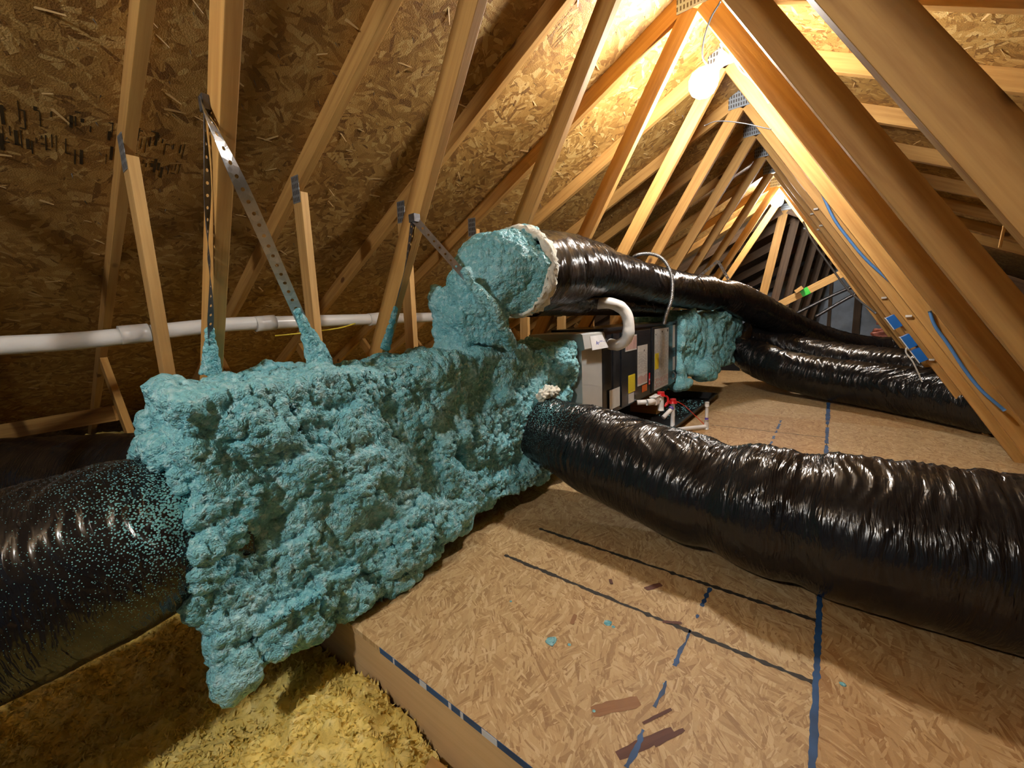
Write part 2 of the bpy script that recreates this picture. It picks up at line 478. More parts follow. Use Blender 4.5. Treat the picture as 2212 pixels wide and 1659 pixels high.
# curled strands standing off the board, and roofing nails
def chips(name, mw, n, umax, y0, y1, parent, usel=None):
    bm = bmesh.new()
    for _ in range(n):
        u, v = random.uniform(0.05, umax), random.uniform(y0, y1)
        L, W, h = random.uniform(0.02, 0.07), random.uniform(0.003, 0.012), random.uniform(0.003, 0.016)
        a = random.uniform(-0.9, 0.9) + PI / 2
        c, s = math.cos(a), math.sin(a)
        P = []
        for t_, z_ in ((0, 0.0), (0.5, -h * 0.45), (1, -h)):
            for q in (-1, 1):
                x, y = t_ * L, q * W / 2 * (1 - 0.6 * t_)
                P.append(bm.verts.new((u + x * c - y * s, v + x * s + y * c, z_ + q * 0.001)))
        bm.faces.new((P[0], P[1], P[3], P[2])); bm.faces.new((P[2], P[3], P[5], P[4]))
    o = from_bm(name, bm, M['splinter'])
    o.parent = parent
    o['kind'] = 'stuff'
    return o
chips('curled_strands', MWL, 700, 5.0, -0.4, 6.5, roofL)
chips('curled_strands', MWR, 350, 3.6, 0.3, 6.5, roofR)

nail_me = tube_mesh([(0, 0, 0), (0, 0, -0.011), (0, 0, -0.022)], lambda t: 0.0017 * (1.0 - 0.85 * t), 4, 6)
nail_me.name = 'roofing_nail'
nail_me.materials.append(M['galv_dark'])
cnt = 0
def nails(mw, rows, ys, label, group):
    global cnt
    for r_ in rows:
        for yy in ys:
            if random.random() < 0.12: continue
            o = bpy.data.objects.new('roofing_nail', nail_me); COL.objects.link(o)
            u = r_ + random.uniform(-0.015, 0.015); v = yy + random.uniform(-0.05, 0.05)
            tilt = Matrix.Rotation(random.uniform(-0.4, 0.4), 4, 'X') @ Matrix.Rotation(random.uniform(-0.4, 0.4), 4, 'Y')
            o.matrix_basis = mw @ Matrix.Translation((u, v, 0.001)) @ tilt @ Matrix.Diagonal((1, 1, random.uniform(0.8, 1.5), 1))
            tag(o, label, 'nail', group); cnt += 1
nails(MWL, [0.25 + 0.143 * k for k in range(16)], [0.1 + 0.24 * k for k in range(15)],
      'nail tip poking down through the strand board of the left roof slope', 'roofing nails through the left slope')

# ink stamps on the sheathing
def stamp(parent, u0, v0, cells, m=M['ink']):
    bm = bmesh.new()
    for (u, v, du, dv) in cells: bm_box(bm, u0 + u, u0 + u + du, v0 + v, v0 + v + dv, -0.0012, 0.0)
    o = from_bm('ink_stamp', bm, m); o.parent = parent
    return o
rs = random.Random(3)
cells = []
for k in range(46):
    v = k * 0.0125 + rs.uniform(-0.002, 0.002)
    if 22 < k < 26: continue
    for q in range(2):
        if rs.random() < 0.3: continue
        hgt = rs.uniform(0.015, 0.085)
        cells.append((q * 0.13 + rs.uniform(0, 0.06), v, hgt, rs.choice((0.002, 0.002, 0.003, 0.004, 0.009))))
        if rs.random() < 0.35: cells.append((q * 0.13 + rs.uniform(0, 0.1), v, 0.004, 0.014))
stamp(roofL, 1.78, 0.07, cells, M['stamp'])
cells = [(rs.uniform(0, 0.14), rs.uniform(0, 0.20), rs.uniform(0.003, 0.03), rs.uniform(0.003, 0.02)) for _ in range(26)]
stamp(roofL, 1.93, 1.78, cells, M['stamp'])
cells = [(0.018 * k, 0.0, 0.012, 0.012) for k in range(9)] + [(rs.uniform(0, 0.14), 0.02 + rs.uniform(0, 0.06), rs.uniform(0.01, 0.05), 0.002) for _ in range(22)]
stamp(roofL, 0.47, 1.88, cells, M['strand_ink'])

# ------------------------------------------------------------------ trusses
truss_words = ['roof truss closest to the photographer, its web crossing the far left of the frame',
 'first full roof truss from the left, a steel strap nailed to its upright web',
 'second roof truss from the left, crossing behind the second foam-coated strap',
 'third roof truss from the left, its web ending behind the foam elbow',
 'roof truss carrying the nearer lit bulb, web edges glowing white',
 'roof truss just behind the nearer lit bulb, brightly lit faces',
 'second roof truss behind the nearer bulb, blue-grey nail plate at its peak',
 'third roof truss behind the nearer bulb, over the black air handler',
 'roof truss midway between the two lit bulbs',
 'roof truss two bays before the farther lit bulb',
 'roof truss carrying the farther lit bulb',
 'roof truss just beyond the farther lit bulb']
def nail_plate(x, y, z, w_, h_, ang, parent):
    bm = bmesh.new(); bm_box(bm, -w_ / 2, w_ / 2, -h_ / 2, h_ / 2, -0.0012, 0.0012)
    o = from_bm('nail_plate', bm, M['plate'])
    mw = Matrix.Translation((x, y, z)) @ Matrix.Rotation(ang, 4, 'Y') @ Matrix.Rotation(PI / 2, 4, 'X')
    o.parent = parent; o.matrix_parent_inverse = Matrix.Translation(parent.location).inverted(); o.matrix_basis = mw
    return o
def truss(k, y, label):
    root = empty('roof_truss', (RX, y + 0.019, ZB))
    tag(root, label, 'roof truss', 'trusses of the near roof')
    yc = y + 0.019
    for s in (-1, 1):
        d = Vector((s * math.cos(PITCH), 0, -math.sin(PITCH))); n = Vector((s * math.sin(PITCH), 0, math.cos(PITCH)))
        a = Vector((RX, yc, RZ)) + n * 0.0445 + d * 0.035; b = a + d * 5.7
        beam('rafter', M['wood'], a, b, n, 0.038, 0.089, root)
        dw = Vector((s * math.sin(WA), 0, -math.cos(WA))); nw = Vector((s * math.cos(WA), 0, math.sin(WA)))
        a = Vector((RX, yc, WTOP)) + nw * 0.0445 + dw * 0.0; L = (WTOP - ZB) / math.cos(WA)
        beam('web', M['wood'], a - dw * 0.01, a + dw * L, nw, 0.038, 0.089, root)
        if s > 0: continue
        # outer web: upright from the rafter down to the same joint
        xt, xb = RX + s * 1.60, RX + s * 1.68
        zt = RZ - 0.5 * 1.60 - 0.02
        beam('outer_web', M['wood_pale'], (xt, yc, zt), (xb, yc, ZB), (1, 0, 0), 0.038, 0.089, root)
        if s < 0 and k < 7:
            nail_plate(xt - 0.0, y - 0.0012, zt + 0.015, 0.075, 0.13, 0.05, root)
        # short brace at the heel
        beam('brace', M['wood'], (RX + s * 3.3, yc, RZ - 1.65 - 0.02), (RX + s * 2.15, yc, ZB), (0, 0, 1), 0.038, 0.089, root)
    beam('bottom_chord', M['wood'], (RX - 5.4, yc, ZB - 0.0445), (RX + 5.4, yc, ZB - 0.0445), (0, 0, 1), 0.038, 0.089, root)
    nail_plate(RX - 0.005, y - 0.0012, WTOP + 0.095, 0.19, 0.14, 0.0, root)
    return root
for k, y in enumerate(TR): truss(k, y, truss_words[k])

# ------------------------------------------------------------------ floor platform
FZ = -1.0
FX0, FX1, FY0 = -2.05, 0.98, 0.60
SEAM = 0.025
def fl(x0, x1, y0, y1, name, m, lab):
    bm = bmesh.new(); bm_box(bm, x0, x1, y0, y1, FZ - 0.018, FZ, 0.001)
    o = from_bm(name, bm, m); tag(o, lab, kind='structure'); return o
fl_near_l = fl(-1.7, SEAM - 0.002, FY0, 1.818, 'floor', M['osb_floor'], 'near left strand board deck panel with black nail lines')
fl_near_r = fl(SEAM + 0.002, FX1, -0.62, 1.80, 'floor', M['osb_floor2'], 'near right strand board deck panel, redder')
fl(-1.7, SEAM - 0.002, 1.822, 3.055, 'floor', M['osb_floor'], 'strand board deck panel under the large duct and drain pan')
fl(SEAM + 0.002, FX1, 1.804, 3.04, 'floor', M['osb_floor2'], 'strand board deck panel under the large duct, right of the seam')
fl(-1.7, SEAM - 0.002, 3.059, 4.34, 'floor', M['osb_floor2'], 'strand board deck panel beside the drain pan')
fl(SEAM + 0.002, FX1 + 0.1, 3.045, 4.345, 'floor', M['osb_floor'], 'strand board deck panel between the two big ducts')
fl(-1.7, SEAM - 0.002, 4.344, 7.4, 'floor', M['osb_floor'], 'far strand board deck panel below the farther foam plenum')
fl(SEAM + 0.002, FX1, 4.349, 7.4, 'floor', M['osb_floor2'], 'far right strand board deck panel under the far ducts')
box('floor', M['bare'], -7, 6, -1.5, 13, ZB - 0.105, ZB - 0.092)['kind'] = 'structure'

# painted and drawn lines on the deck
def strip(name, m, a, b, wdt, z=FZ + 0.0006, parent=None, wob=0.0, gap=0.0, n=60, th=0.0008):
    a, b = Vector(a), Vector(b); d = (b - a); L = d.length; d.normalize(); s = Vector((-d.y, d.x))
    bm = bmesh.new()
    prev = None
    for i in range(n + 1):
        t_ = i / n
        p = a + d * L * t_
        ww = wdt * (1 + wob * mn.noise(Vector((t_ * L * 60, 3.3, 0))))
        o_ = 0.25 * wdt * wob * mn.noise(Vector((t_ * L * 30, 9.3, 0)))
        cur = [bm.verts.new((p.x + s.x * (ww / 2 + o_), p.y + s.y * (ww / 2 + o_), z)), bm.verts.new((p.x - s.x * (ww / 2 - o_), p.y - s.y * (ww / 2 - o_), z))]
        if prev and not (gap and mn.noise(Vector((t_ * L * 14, 7.7, wdt * 100))) > 0.35 - gap):
            bm.faces.new((prev[0], prev[1], cur[1], cur[0]))
        prev = cur
    bmesh.ops.recalc_face_normals(bm, faces=bm.faces)
    return from_bm(name, bm, m, parent)
strip('nail_line', M['ink'], (-1.05, 1.213), (SEAM - 0.006, 1.211), 0.015, parent=fl_near_l, wob=0.9, n=220)
strip('nail_line', M['ink'], (-1.05, 1.478), (SEAM - 0.006, 1.484), 0.016, parent=fl_near_l, wob=0.9, n=220)
strip('chalk_line', M['blue_paint'], (-0.302, 0.64), (-0.29, 1.47), 0.010, parent=fl_near_l, wob=1.4, gap=0.25, n=160)
strip('seam_paint', M['blue_paint'], (SEAM, 0.62), (SEAM, 1.80), 0.016, parent=fl_near_l, wob=0.5, n=120, z=FZ + 0.0009)
sp2 = strip('seam_paint', M['blue_paint'], (SEAM, 3.2), (SEAM, 4.34), 0.022, parent=fl_near_l, wob=0.7, gap=0.05, n=80, z=FZ + 0.0009)
strip('seam_paint', M['blue_paint'], (SEAM, 4.36), (SEAM, 5.2), 0.03, parent=fl_near_l, wob=0.7, gap=0.0, n=80, z=FZ + 0.0009)
strip('chalk_line', M['blue_paint'], (-0.30, 3.15), (-0.30, 4.2), 0.016, parent=fl_near_l, wob=1.2, gap=0.35, n=100)
strip('nail_line', M['ink'], (-0.78, 3.775), (SEAM - 0.01, 3.782), 0.010, parent=fl_near_l, wob=0.8, n=100)
# painted front edge of the near left panel: blue with white smears
bm = bmesh.new(); bm_box(bm, -1.06, SEAM - 0.01, FY0 - 0.0015, FY0 - 0.0002, FZ - 0.0185, FZ + 0.0008)
from_bm('edge_paint', bm, M['blue_paint'], fl_near_l)
bm = bmesh.new()
for (x0, x1) in ((-0.99, -0.983), (-0.865, -0.835), (-0.745, -0.735), (-0.70, -0.69), (-0.625, -0.575), (-0.40, -0.39)):
    bm_box(bm, x0, x1, FY0 - 0.0024, FY0 - 0.0015, FZ - 0.018, FZ + 0.001)
from_bm('paint_smear', bm, M['white_paint'], fl_near_l)
# dark long strands lying in the board face
STRANDS = []
def strand(x, y, L, wd, ang, m):
    bm = bmesh.new(); P = []
    STRANDS.append(1); z_ = 0.00025 * len(STRANDS)
    for k in range(9):
        f = k / 8; tap = 1 if 0.02 < f < 0.98 else 0.8
        P.append((bm.verts.new((-L / 2 + L * f + wd * 0.3 * mn.noise(Vector((f * 9, L * 77, 1))), wd / 2 * tap * (1 + 0.35 * mn.noise(Vector((f * 7, x * 50, 2)))), z_)),
                  bm.verts.new((-L / 2 + L * f + wd * 0.3 * mn.noise(Vector((f * 9, L * 77, 5))), -wd / 2 * tap * (1 + 0.35 * mn.noise(Vector((f * 7, y * 50, 8)))), z_))))
    for a, b in zip(P, P[1:]): bm.faces.new((a[1], b[1], b[0], a[0]))
    o = from_bm('dark_strand', bm, m, fl_near_l); o.location = (x, y, FZ + 0.0001); o.rotation_euler[2] = ang
M['strand_dark'] = timber('dark_strand', (0.085, 0.03, 0.02), (0.15, 0.06, 0.04), knots=False)
M['strand_mid'] = timber('mid_strand', (0.27, 0.12, 0.05), (0.36, 0.18, 0.08), knots=False)
strand(-0.285, 0.80, 0.16, 0.024, 1.0, M['strand_dark']); strand(-0.38, 0.845, 0.13, 0.032, 0.85, M['strand_mid'])
strand(-0.245, 0.845, 0.09, 0.010, 1.05, M['strand_dark']); strand(-0.285, 0.88, 0.09, 0.008, 1.05, M['strand_dark'])
strand(-0.46, 1.36, 0.07, 0.022, 1.0, M['strand_dark']); strand(-0.35, 1.22, 0.06, 0.012, 0.5, M['strand_dark'])
strand(-0.62, 1.05, 0.045, 0.014, 1.8, M['strand_mid']); strand(-0.60, 1.30, 0.03, 0.012, 2.2, M['strand_dark'])
# foam specks dropped on the deck
bm = bmesh.new()
for (x, y, r_) in ((-0.63, 0.93, 0.018), (-0.58, 0.95, 0.006), (-0.52, 1.10, 0.013), (-0.50, 1.095, 0.006), (-0.42, 0.80, 0.007), (-0.85, 1.0, 0.005), (0.08, 1.25, 0.008), (-0.30, 0.98, 0.005)):
    q = bmesh.ops.create_icosphere(bm, subdivisions=2, radius=r_)
    for v in q['verts']: v.co = Vector((x + v.co.x * (1 + 0.5 * mn.noise(v.co * 90)), y + v.co.y * (1 + 0.5 * mn.noise(v.co * 80)), FZ + max(0, v.co.z) * 0.12))
from_bm('foam_speck', bm, M['foam'], fl_near_l, True)

# rim boards carrying the deck
def rim(a, b, lab, grp='joists under the deck', zt=FZ - 0.019, dep=0.235):
    za = zt - dep / 2
    o = beam('rim_joist', M['wood_rim'], (a[0], a[1], za), (b[0], b[1], za), (0, 0, 1), 0.038, dep)
    tag(o, lab, 'joist'); return o
rim((-1.50, FY0 + 0.022), (SEAM + 1.0, FY0 + 0.022), 'pale rim joist below the blue painted front edge of the deck')
rim((-1.6, 1.22), (FX1, 1.22), 'joist hidden under the deck below the nearer black nail line')
rim((-1.6, 1.83), (FX1, 1.83), 'joist hidden under the deck beneath the large black duct')
rim((-1.6, 3.07), (FX1, 3.07), 'joist hidden under the deck beside the drain pan')
rim((-1.6, 4.35), (FX1, 4.35), 'joist hidden under the deck below the farther foam plenum')
o = beam('wood_block', M['wood_pale'], (-0.80, 0.545, -1.20), (-0.70, 0.57, -1.235), (0, 0, 1), 0.045, 0.05)
tag(o, 'small pale wood block by the rim joist at the bottom edge', 'block')

# ------------------------------------------------------------------ loose fill
def wool_patch(name, x0, x1, y0, y1, step, hf, lab, seed, tufts=0, m=None):
    nx, ny = int((x1 - x0) / step) + 1, int((y1 - y0) / step) + 1
    V, Fc = [], []
    for i in range(nx):
        for j in range(ny):
            x, y = x0 + i * step, y0 + j * step
            p = Vector((x, y, seed))
            z = hf(x, y)
            z += 0.05 * mn.noise(p * 4.5) + 0.035 * (1 - min(1, mn.voronoi(p * 13)[0][0] * 1.8)) + 0.016 * (1 - min(1, mn.voronoi(p * 34)[0][0] * 1.8)) + 0.010 * mn.noise(p * 70)
            q = mn.noise_vector(p * 24) * 0.02
            V.append((x + q.x, y + q.y, z))
    for i in range(nx - 1):
        for j in range(ny - 1):
            a = i * ny + j; Fc.append((a, a + ny, a + ny + 1, a + 1))
    rr = random.Random(5)
    for _ in range(tufts):          # torn fibre flakes
        i = rr.randrange(nx * ny); b = Vector(V[i])
        d = Vector((rr.uniform(-1, 1), rr.uniform(-1, 1), rr.uniform(0.2, 1.3))).normalized(); s = d.orthogonal().normalized()
        L, W = rr.uniform(0.006, 0.022), rr.uniform(0.002, 0.007)
        k = len(V); V += [tuple(b - s * W), tuple(b + s * W), tuple(b + d * L + s * W * 0.3)]
        Fc.append((k, k + 1, k + 2))
    me = bpy.data.meshes.new(name); me.from_pydata(V, [], Fc)
    o = put(name, me, m or M['wool'], None, True)
    tag(o, lab, 'insulation', kind='stuff')
    return o
wool_patch('blown_insulation', -2.3, -0.45, -0.25, 0.595, 0.008,
           lambda x, y: -1.215 + 0.06 * math.exp(-((x + 1.05) ** 2 + (y - 0.48) ** 2) / 0.05) - 0.05 * max(0, (x + 0.9)) + (-0.05 if x < -1.6 else 0), 'loose yellow blown insulation in front of the rim joist', 1.0, 16000)
wool_patch('blown_insulation', -5.2, -2.32, -0.6, 5.6, 0.035,
           lambda x, y: -1.12 + 0.12 * min(2.0, max(0, -2.4 - x)) , 'dark yellowish insulation filling the left eave', 2.0, 3000)
wool_patch('blown_insulation', 1.05, 3.2, 0.0, 8.0, 0.04, lambda x, y: -1.12, 'yellow insulation beside the right edge of the deck', 3.0, 1500)
wool_patch('blown_insulation', -4.3, -3.0, 0.12, 0.62, 0.014, lambda x, y: -0.70 - 0.9 * abs(x + 3.75) ** 1.6, 'yellow insulation heap under the plank in the left eave', 4.0, 2500)

# ------------------------------------------------------------------ spray foam bodies
def vtex(name, kind, size):
    t = bpy.data.textures.new(name, kind)
    t.noise_scale = size
    if kind == 'VORONOI': t.distance_metric = 'DISTANCE'; t.noise_intensity = 1.0
    if kind == 'CLOUDS': t.noise_depth = 2
    return t
TX = {}
def foam(name, build, voxel, layers, parent=None, m=None):
    bm = bmesh.new(); build(bm)
    me = bpy.data.meshes.new(name); bm.to_mesh(me); bm.free()
    tmp = bpy.data.objects.new('tmp', me); COL.objects.link(tmp)
    r = tmp.modifiers.new('r', 'REMESH'); r.mode = 'VOXEL'; r.voxel_size = voxel; r.use_smooth_shade = True
    s = tmp.modifiers.new('s', 'SMOOTH'); s.iterations = 2; s.factor = 0.6
    bpy.context.view_layer.update()
    dg = bpy.context.evaluated_depsgraph_get()
    out = bpy.data.meshes.new_from_object(tmp.evaluated_get(dg)); out.name = name
    bpy.data.objects.remove(tmp); 
    out.materials.clear()
    n = len(out.vertices)
    co = [0.0] * (3 * n); nr = [0.0] * (3 * n)
    for kind, size, amp in layers:      # billowing bumps grown along the surface normal, coarse to fine
        out.update()
        out.vertices.foreach_get('co', co); out.vertex_normals.foreach_get('vector', nr)
        inv = 1 / size
        for i in range(n):
            x, y, z = co[3 * i], co[3 * i + 1], co[3 * i + 2]
            p = Vector((x * inv, y * inv, z * inv))
            if kind == 'N':
                h = mn.fractal(p, 0.9, 2.0, 2)
            else:
                p += mn.noise_vector(p * 0.9) * 0.35
                d2 = mn.voronoi(p, distance_metric='DISTANCE_SQUARED')[0][0]
                h = math.sqrt(max(0.0, 1 - d2 / 0.62)) - 0.45
                h *= 0.65 + 0.7 * max(-0.5, min(1, mn.noise(Vector((x * 7, y * 7, z * 7 + inv)))) + 0.35)
            h *= amp
            co[3 * i] += nr[3 * i] * h; co[3 * i + 1] += nr[3 * i + 1] * h; co[3 * i + 2] += nr[3 * i + 2] * h
        out.vertices.foreach_set('co', co)
    out.update()
    return put(name, out, m or M['foam'], parent, True)
ROUGH = [('N', 0.28, 0.05), ('N', 0.11, 0.025), ('D', 0.060, 0.017), ('D', 0.031, 0.016), ('D', 0.0155, 0.011)]
FINE = [('N', 0.16, 0.03), ('D', 0.055, 0.016), ('D', 0.024, 0.010), ('D', 0.013, 0.0055)]
def blob(bm, c, r, s=(1, 1, 1)):
    q = bmesh.ops.create_icosphere(bm, subdivisions=3, radius=r)
    for v in q['verts']: v.co = Vector((c[0] + v.co.x * s[0], c[1] + v.co.y * s[1], c[2] + v.co.z * s[2]))
def cone(bm, a, b, r0, r1, n=12):
    a, b = Vector(a), Vector(b)
    L = (b - a).length
    q = bmesh.ops.create_cone(bm, cap_ends=True, segments=n, radius1=r0, radius2=r1, depth=L)
    rot = (b - a).to_track_quat('Z', 'Y').to_matrix()
    for v in q['verts']: v.co = (a + b) / 2 + rot @ v.co

plenum = empty('return_plenum', (-1.4, 1.2, -0.92))
tag(plenum, 'long box plenum buried in rough turquoise spray foam, large elbow on its far end', 'duct plenum')
def main_body(bm):
    bm_box(bm, -1.60, -1.225, 0.26, 2.18, -0.88, -0.155)
    for y, z, r_ in ((0.50, -0.95, 0.08), (0.66, -0.93, 0.09), (0.80, -0.95, 0.09), (0.95, -0.92, 0.08), (1.15, -0.90, 0.08), (1.35, -0.90, 0.07)):
        blob(bm, (-1.32, y, z), r_, (1.2, 1.2, 0.75))
    for k in range(16):
        a = 2 * PI * k / 16
        blob(bm, (-1.425 + 0.19 * math.cos(a), 0.255, -0.53 + 0.215 * math.sin(a)), 0.042)
    # bulges over the front
    rr = random.Random(11)
    for _ in range(26):
        y = rr.uniform(0.35, 2.0); z = rr.uniform(-0.88, -0.25)
        blob(bm, (-1.24, y, z), rr.uniform(0.04, 0.085), (0.6, 1, 1.2))
    # drips along the lower edge, the largest at the near corner
    for y, L, r_ in ((0.285, 0.07, 0.040), (0.38, 0.04, 0.07), (0.46, 0.05, 0.08), (0.60, 0.05, 0.06), (0.9, 0.03, 0.06), (1.2, 0.02, 0.05)):
        cone(bm, (-1.24, y, -0.80), (-1.22, y - 0.01, -0.87 - L), r_, 0.02)
    blob(bm, (-1.40, 0.38, -0.90), 0.08, (1.3, 0.8, 0.7)); blob(bm, (-1.3, 0.62, -0.92), 0.09, (1, 1.3, 0.8))
foam('foam_shell', main_body, 0.0058, ROUGH, plenum)
def riser_body(bm):
    bm_box(bm, -1.46, -1.27, 1.27, 1.54, -0.20, 0.13)
    q = bm_box(bm, -1.45, -1.28, 1.27, 1.40, 0.10, 0.17)
def elbow_body(bm):
    pts = [(-1.36, 1.44, -0.08), (-1.33, 1.43, 0.08), (-1.26, 1.43, 0.19), (-1.19, 1.49, 0.22), (-1.158, 1.60, 0.22)]
    me = tube_mesh(pts, lambda t: 0.15 + 0.034 * t, 14, 20)
    bm.from_mesh(me)
foam('riser_foam', riser_body, 0.0075, FINE, plenum)
foam('elbow_foam', elbow_body, 0.0070, FINE, plenum)

# torn white glass wool collar at the elbow
def collar(name, c, axis, r, wdt, parent, seed, r_in=0.8):
    axis = Vector(axis).normalized(); u = axis.orthogonal().normalized(); v = axis.cross(u)
    bm = bmesh.new(); N = 90; K = 14
    ring = []
    for i in range(N):
        a = 2 * PI * i / N; row = []
        for j in range(K):
            b = 2 * PI * j / K
            rr_ = r + wdt * 0.45 * math.cos(b) + 0.02 * mn.noise(Vector((math.cos(a) * 5, math.sin(a) * 5, j * 0.7 + seed))) + 0.012 * mn.noise(Vector((a * 14, j * 2.1, seed)))
            h = wdt * math.sin(b) + 0.02 * mn.noise(Vector((a * 9, j * 1.3, seed + 5)))
            row.append(bm.verts.new(Vector(c) + (u * math.cos(a) + v * math.sin(a)) * rr_ + axis * h))
        ring.append(row)
    for i in range(N):
        for j in range(K):
            bm.faces.new((ring[i][j], ring[(i + 1) % N][j], ring[(i + 1) % N][(j + 1) % K], ring[i][(j + 1) % K]))
    bmesh.ops.recalc_face_normals(bm, faces=bm.faces)
    o = from_bm(name, bm, M['glass_wool'], parent, True)
    o['label'] = 'torn white glass wool collar'
    return o

# ------------------------------------------------------------------ ducts
def folds(amp, seed, top=0.6, ring=42, big=0.012):
    def f(u, a, t):
        wgt = (1 - top) + top * max(0.0, 0.35 + 0.65 * math.cos(a))
        p = Vector((u * 2.2 + seed, math.cos(a) * 0.8, math.sin(a) * 0.8))
        wv = mn.noise(p) * 1.2
        q = Vector((u * ring + wv * 7 + math.sin(a) * 1.2, a * 0.0 + math.cos(a) * 0.9, math.sin(a) * 0.9 + seed))
        rid = 1 - abs(mn.noise(q)) * 2.6
        q2 = Vector((u * ring * 0.45 + wv * 4, math.cos(a) * 0.7, math.sin(a) * 0.7 + seed + 9))
        return amp * wgt * (max(0, rid) ** 1.5 - 0.4) + big * mn.noise(Vector((u * 4.5 + seed, math.cos(a), math.sin(a)))) + amp * 1.2 * wgt * mn.noise(q2)
    return f
def duct(name, m, pts, rad, nu, nv, lab, seed, amp=0.008, top=0.6, ring=42, big=0.008, squash=None, group=None):
    root = empty(name, pts[0]); tag(root, lab, 'duct', group)
    tube('duct_jacket', m, pts, rad, nu, nv, root, disp=folds(amp, seed, top, ring, big), squash=squash)
    return root
def r_big(t):
    base = 0.212 + 0.036 * min(1, t * 2.2)
    base -= 0.025 * math.exp(-((t - 0.30) / 0.02) ** 2) + 0.018 * math.exp(-((t - 0.385) / 0.015) ** 2)
    if t < 0.10: base *= 0.86 + 1.4 * t
    return base
d1 = duct('flexible_duct', M['film_right'], [(-1.24, 1.78, -0.60), (-1.03, 1.80, -0.65), (-0.72, 1.78, -0.71), (-0.36, 1.73, -0.75), (0.0, 1.69, -0.752), (0.46, 1.71, -0.752), (1.0, 1.78, -0.752), (1.9, 1.95, -0.76)],
          r_big, 560, 120, 'large crinkled black flexible duct crossing the deck in front, joined to the foam box', 1.0, 0.007, 0.75)
bm = bmesh.new()
for p, r_ in (((-1.185, 1.74, -0.405), 0.035), ((-1.18, 1.79, -0.395), 0.04), ((-1.175, 1.84, -0.40), 0.035)): 
    q = bmesh.ops.create_icosphere(bm, subdivisions=4, radius=r_)
    for v in q['verts']: v.co = Vector(p) + v.co * (1 + 0.5 * mn.noise(v.co * 60)) * 0.9
from_bm('torn_insulation', bm, M['glass_wool'], d1, True)
d2 = duct('flexible_duct', M['film_left'], [(-1.43, 0.36, -0.53), (-1.43, 0.18, -0.535), (-1.44, 0.03, -0.55), (-1.47, -0.2, -0.57), (-1.5, -0.6, -0.60)],
          lambda t: 0.225 - 0.035 * math.exp(-((t - 0.06) / 0.10) ** 2), 260, 120, 'speckled black flexible duct leaving the near end of the foam box at far left', 5.0, 0.006, 0.6, 26)
duct('flexible_duct', M['film'], [(-1.62, 0.72, -0.60), (-2.0, 0.62, -0.62), (-2.7, 0.35, -0.68), (-3.6, -0.02, -0.74), (-4.2, -0.3, -0.78)], 0.21, 200, 60,
     'smooth dark duct lying behind the speckled duct in the left eave', 8.0, 0.005, 0.5, 18)
d3 = duct('flexible_duct', M['film'], [(-1.15, 1.53, 0.215), (-1.16, 1.72, 0.225), (-1.19, 2.0, 0.26), (-1.22, 2.5, 0.285), (-1.19, 3.3, 0.235), (-1.16, 4.28, 0.20), (-1.03, 5.07, 0.16),
                                  (-0.88, 5.53, 0.09), (-0.55, 6.08, -0.14), (-0.18, 6.51, -0.37), (0.30, 6.80, -0.55), (0.70, 6.95, -0.59), (1.3, 7.1, -0.62), (1.9, 7.2, -0.66)],
          lambda t: (0.195 if t < 0.06 else 0.195 - 0.045 * min(1, (t - 0.06) / 0.09)) + 0.045 * min(1, max(0, (t - 0.25) * 4)) - 0.05 * min(1, max(0, (t - 0.55) * 6)) - 0.03 * math.exp(-((t - 0.47) / 0.025) ** 2), 700, 84,
          'shiny black duct running from the foam elbow over the air handler to the far right', 12.0, 0.0065, 0.5)
collar('torn_insulation', (-1.155, 1.545, 0.215), (0.05, 1, 0.0), 0.19, 0.035, d3, 6.0)
duct('flexible_duct', M['film'], [(-1.25, 1.75, 0.10), (-1.27, 2.0, 0.10), (-1.30, 2.4, 0.09), (-1.31, 2.9, 0.075), (-1.31, 3.4, 0.05), (-1.33, 3.9, 0.03), (-1.36, 4.1, 0.02)],
     lambda t: 0.125 - 0.035 * t, 320, 56, 'flattened black duct sagging under the shiny upper duct, above the air handler', 15.0, 0.005, 0.3, squash=lambda t: 0.72)
duct('flexible_duct', M['film'], [(-0.94, 5.86, -0.50), (-0.72, 5.75, -0.60), (-0.42, 5.5, -0.70), (-0.05, 5.3, -0.76), (0.39, 5.02, -0.785), (0.77, 4.65, -0.785), (1.1, 4.3, -0.79), (1.5, 3.9, -0.79)],
     lambda t: 0.215 - (0.05 * max(0, 1 - t * 12)), 420, 90, 'black flexible duct on the deck beyond, running from the farther foam plenum to the right', 19.0, 0.009, 0.55)
duct('flexible_duct', M['film'], [(-0.90, 6.0, -0.36), (-0.6, 6.2, -0.46), (-0.1, 6.1, -0.62), (0.5, 5.75, -0.68), (1.0, 5.45, -0.71), (1.45, 5.2, -0.74), (1.9, 4.9, -0.76)],
     0.20, 300, 70, 'black flexible duct mostly hidden behind the farther deck duct, only its crinkled top showing', 23.0, 0.008, 0.5)

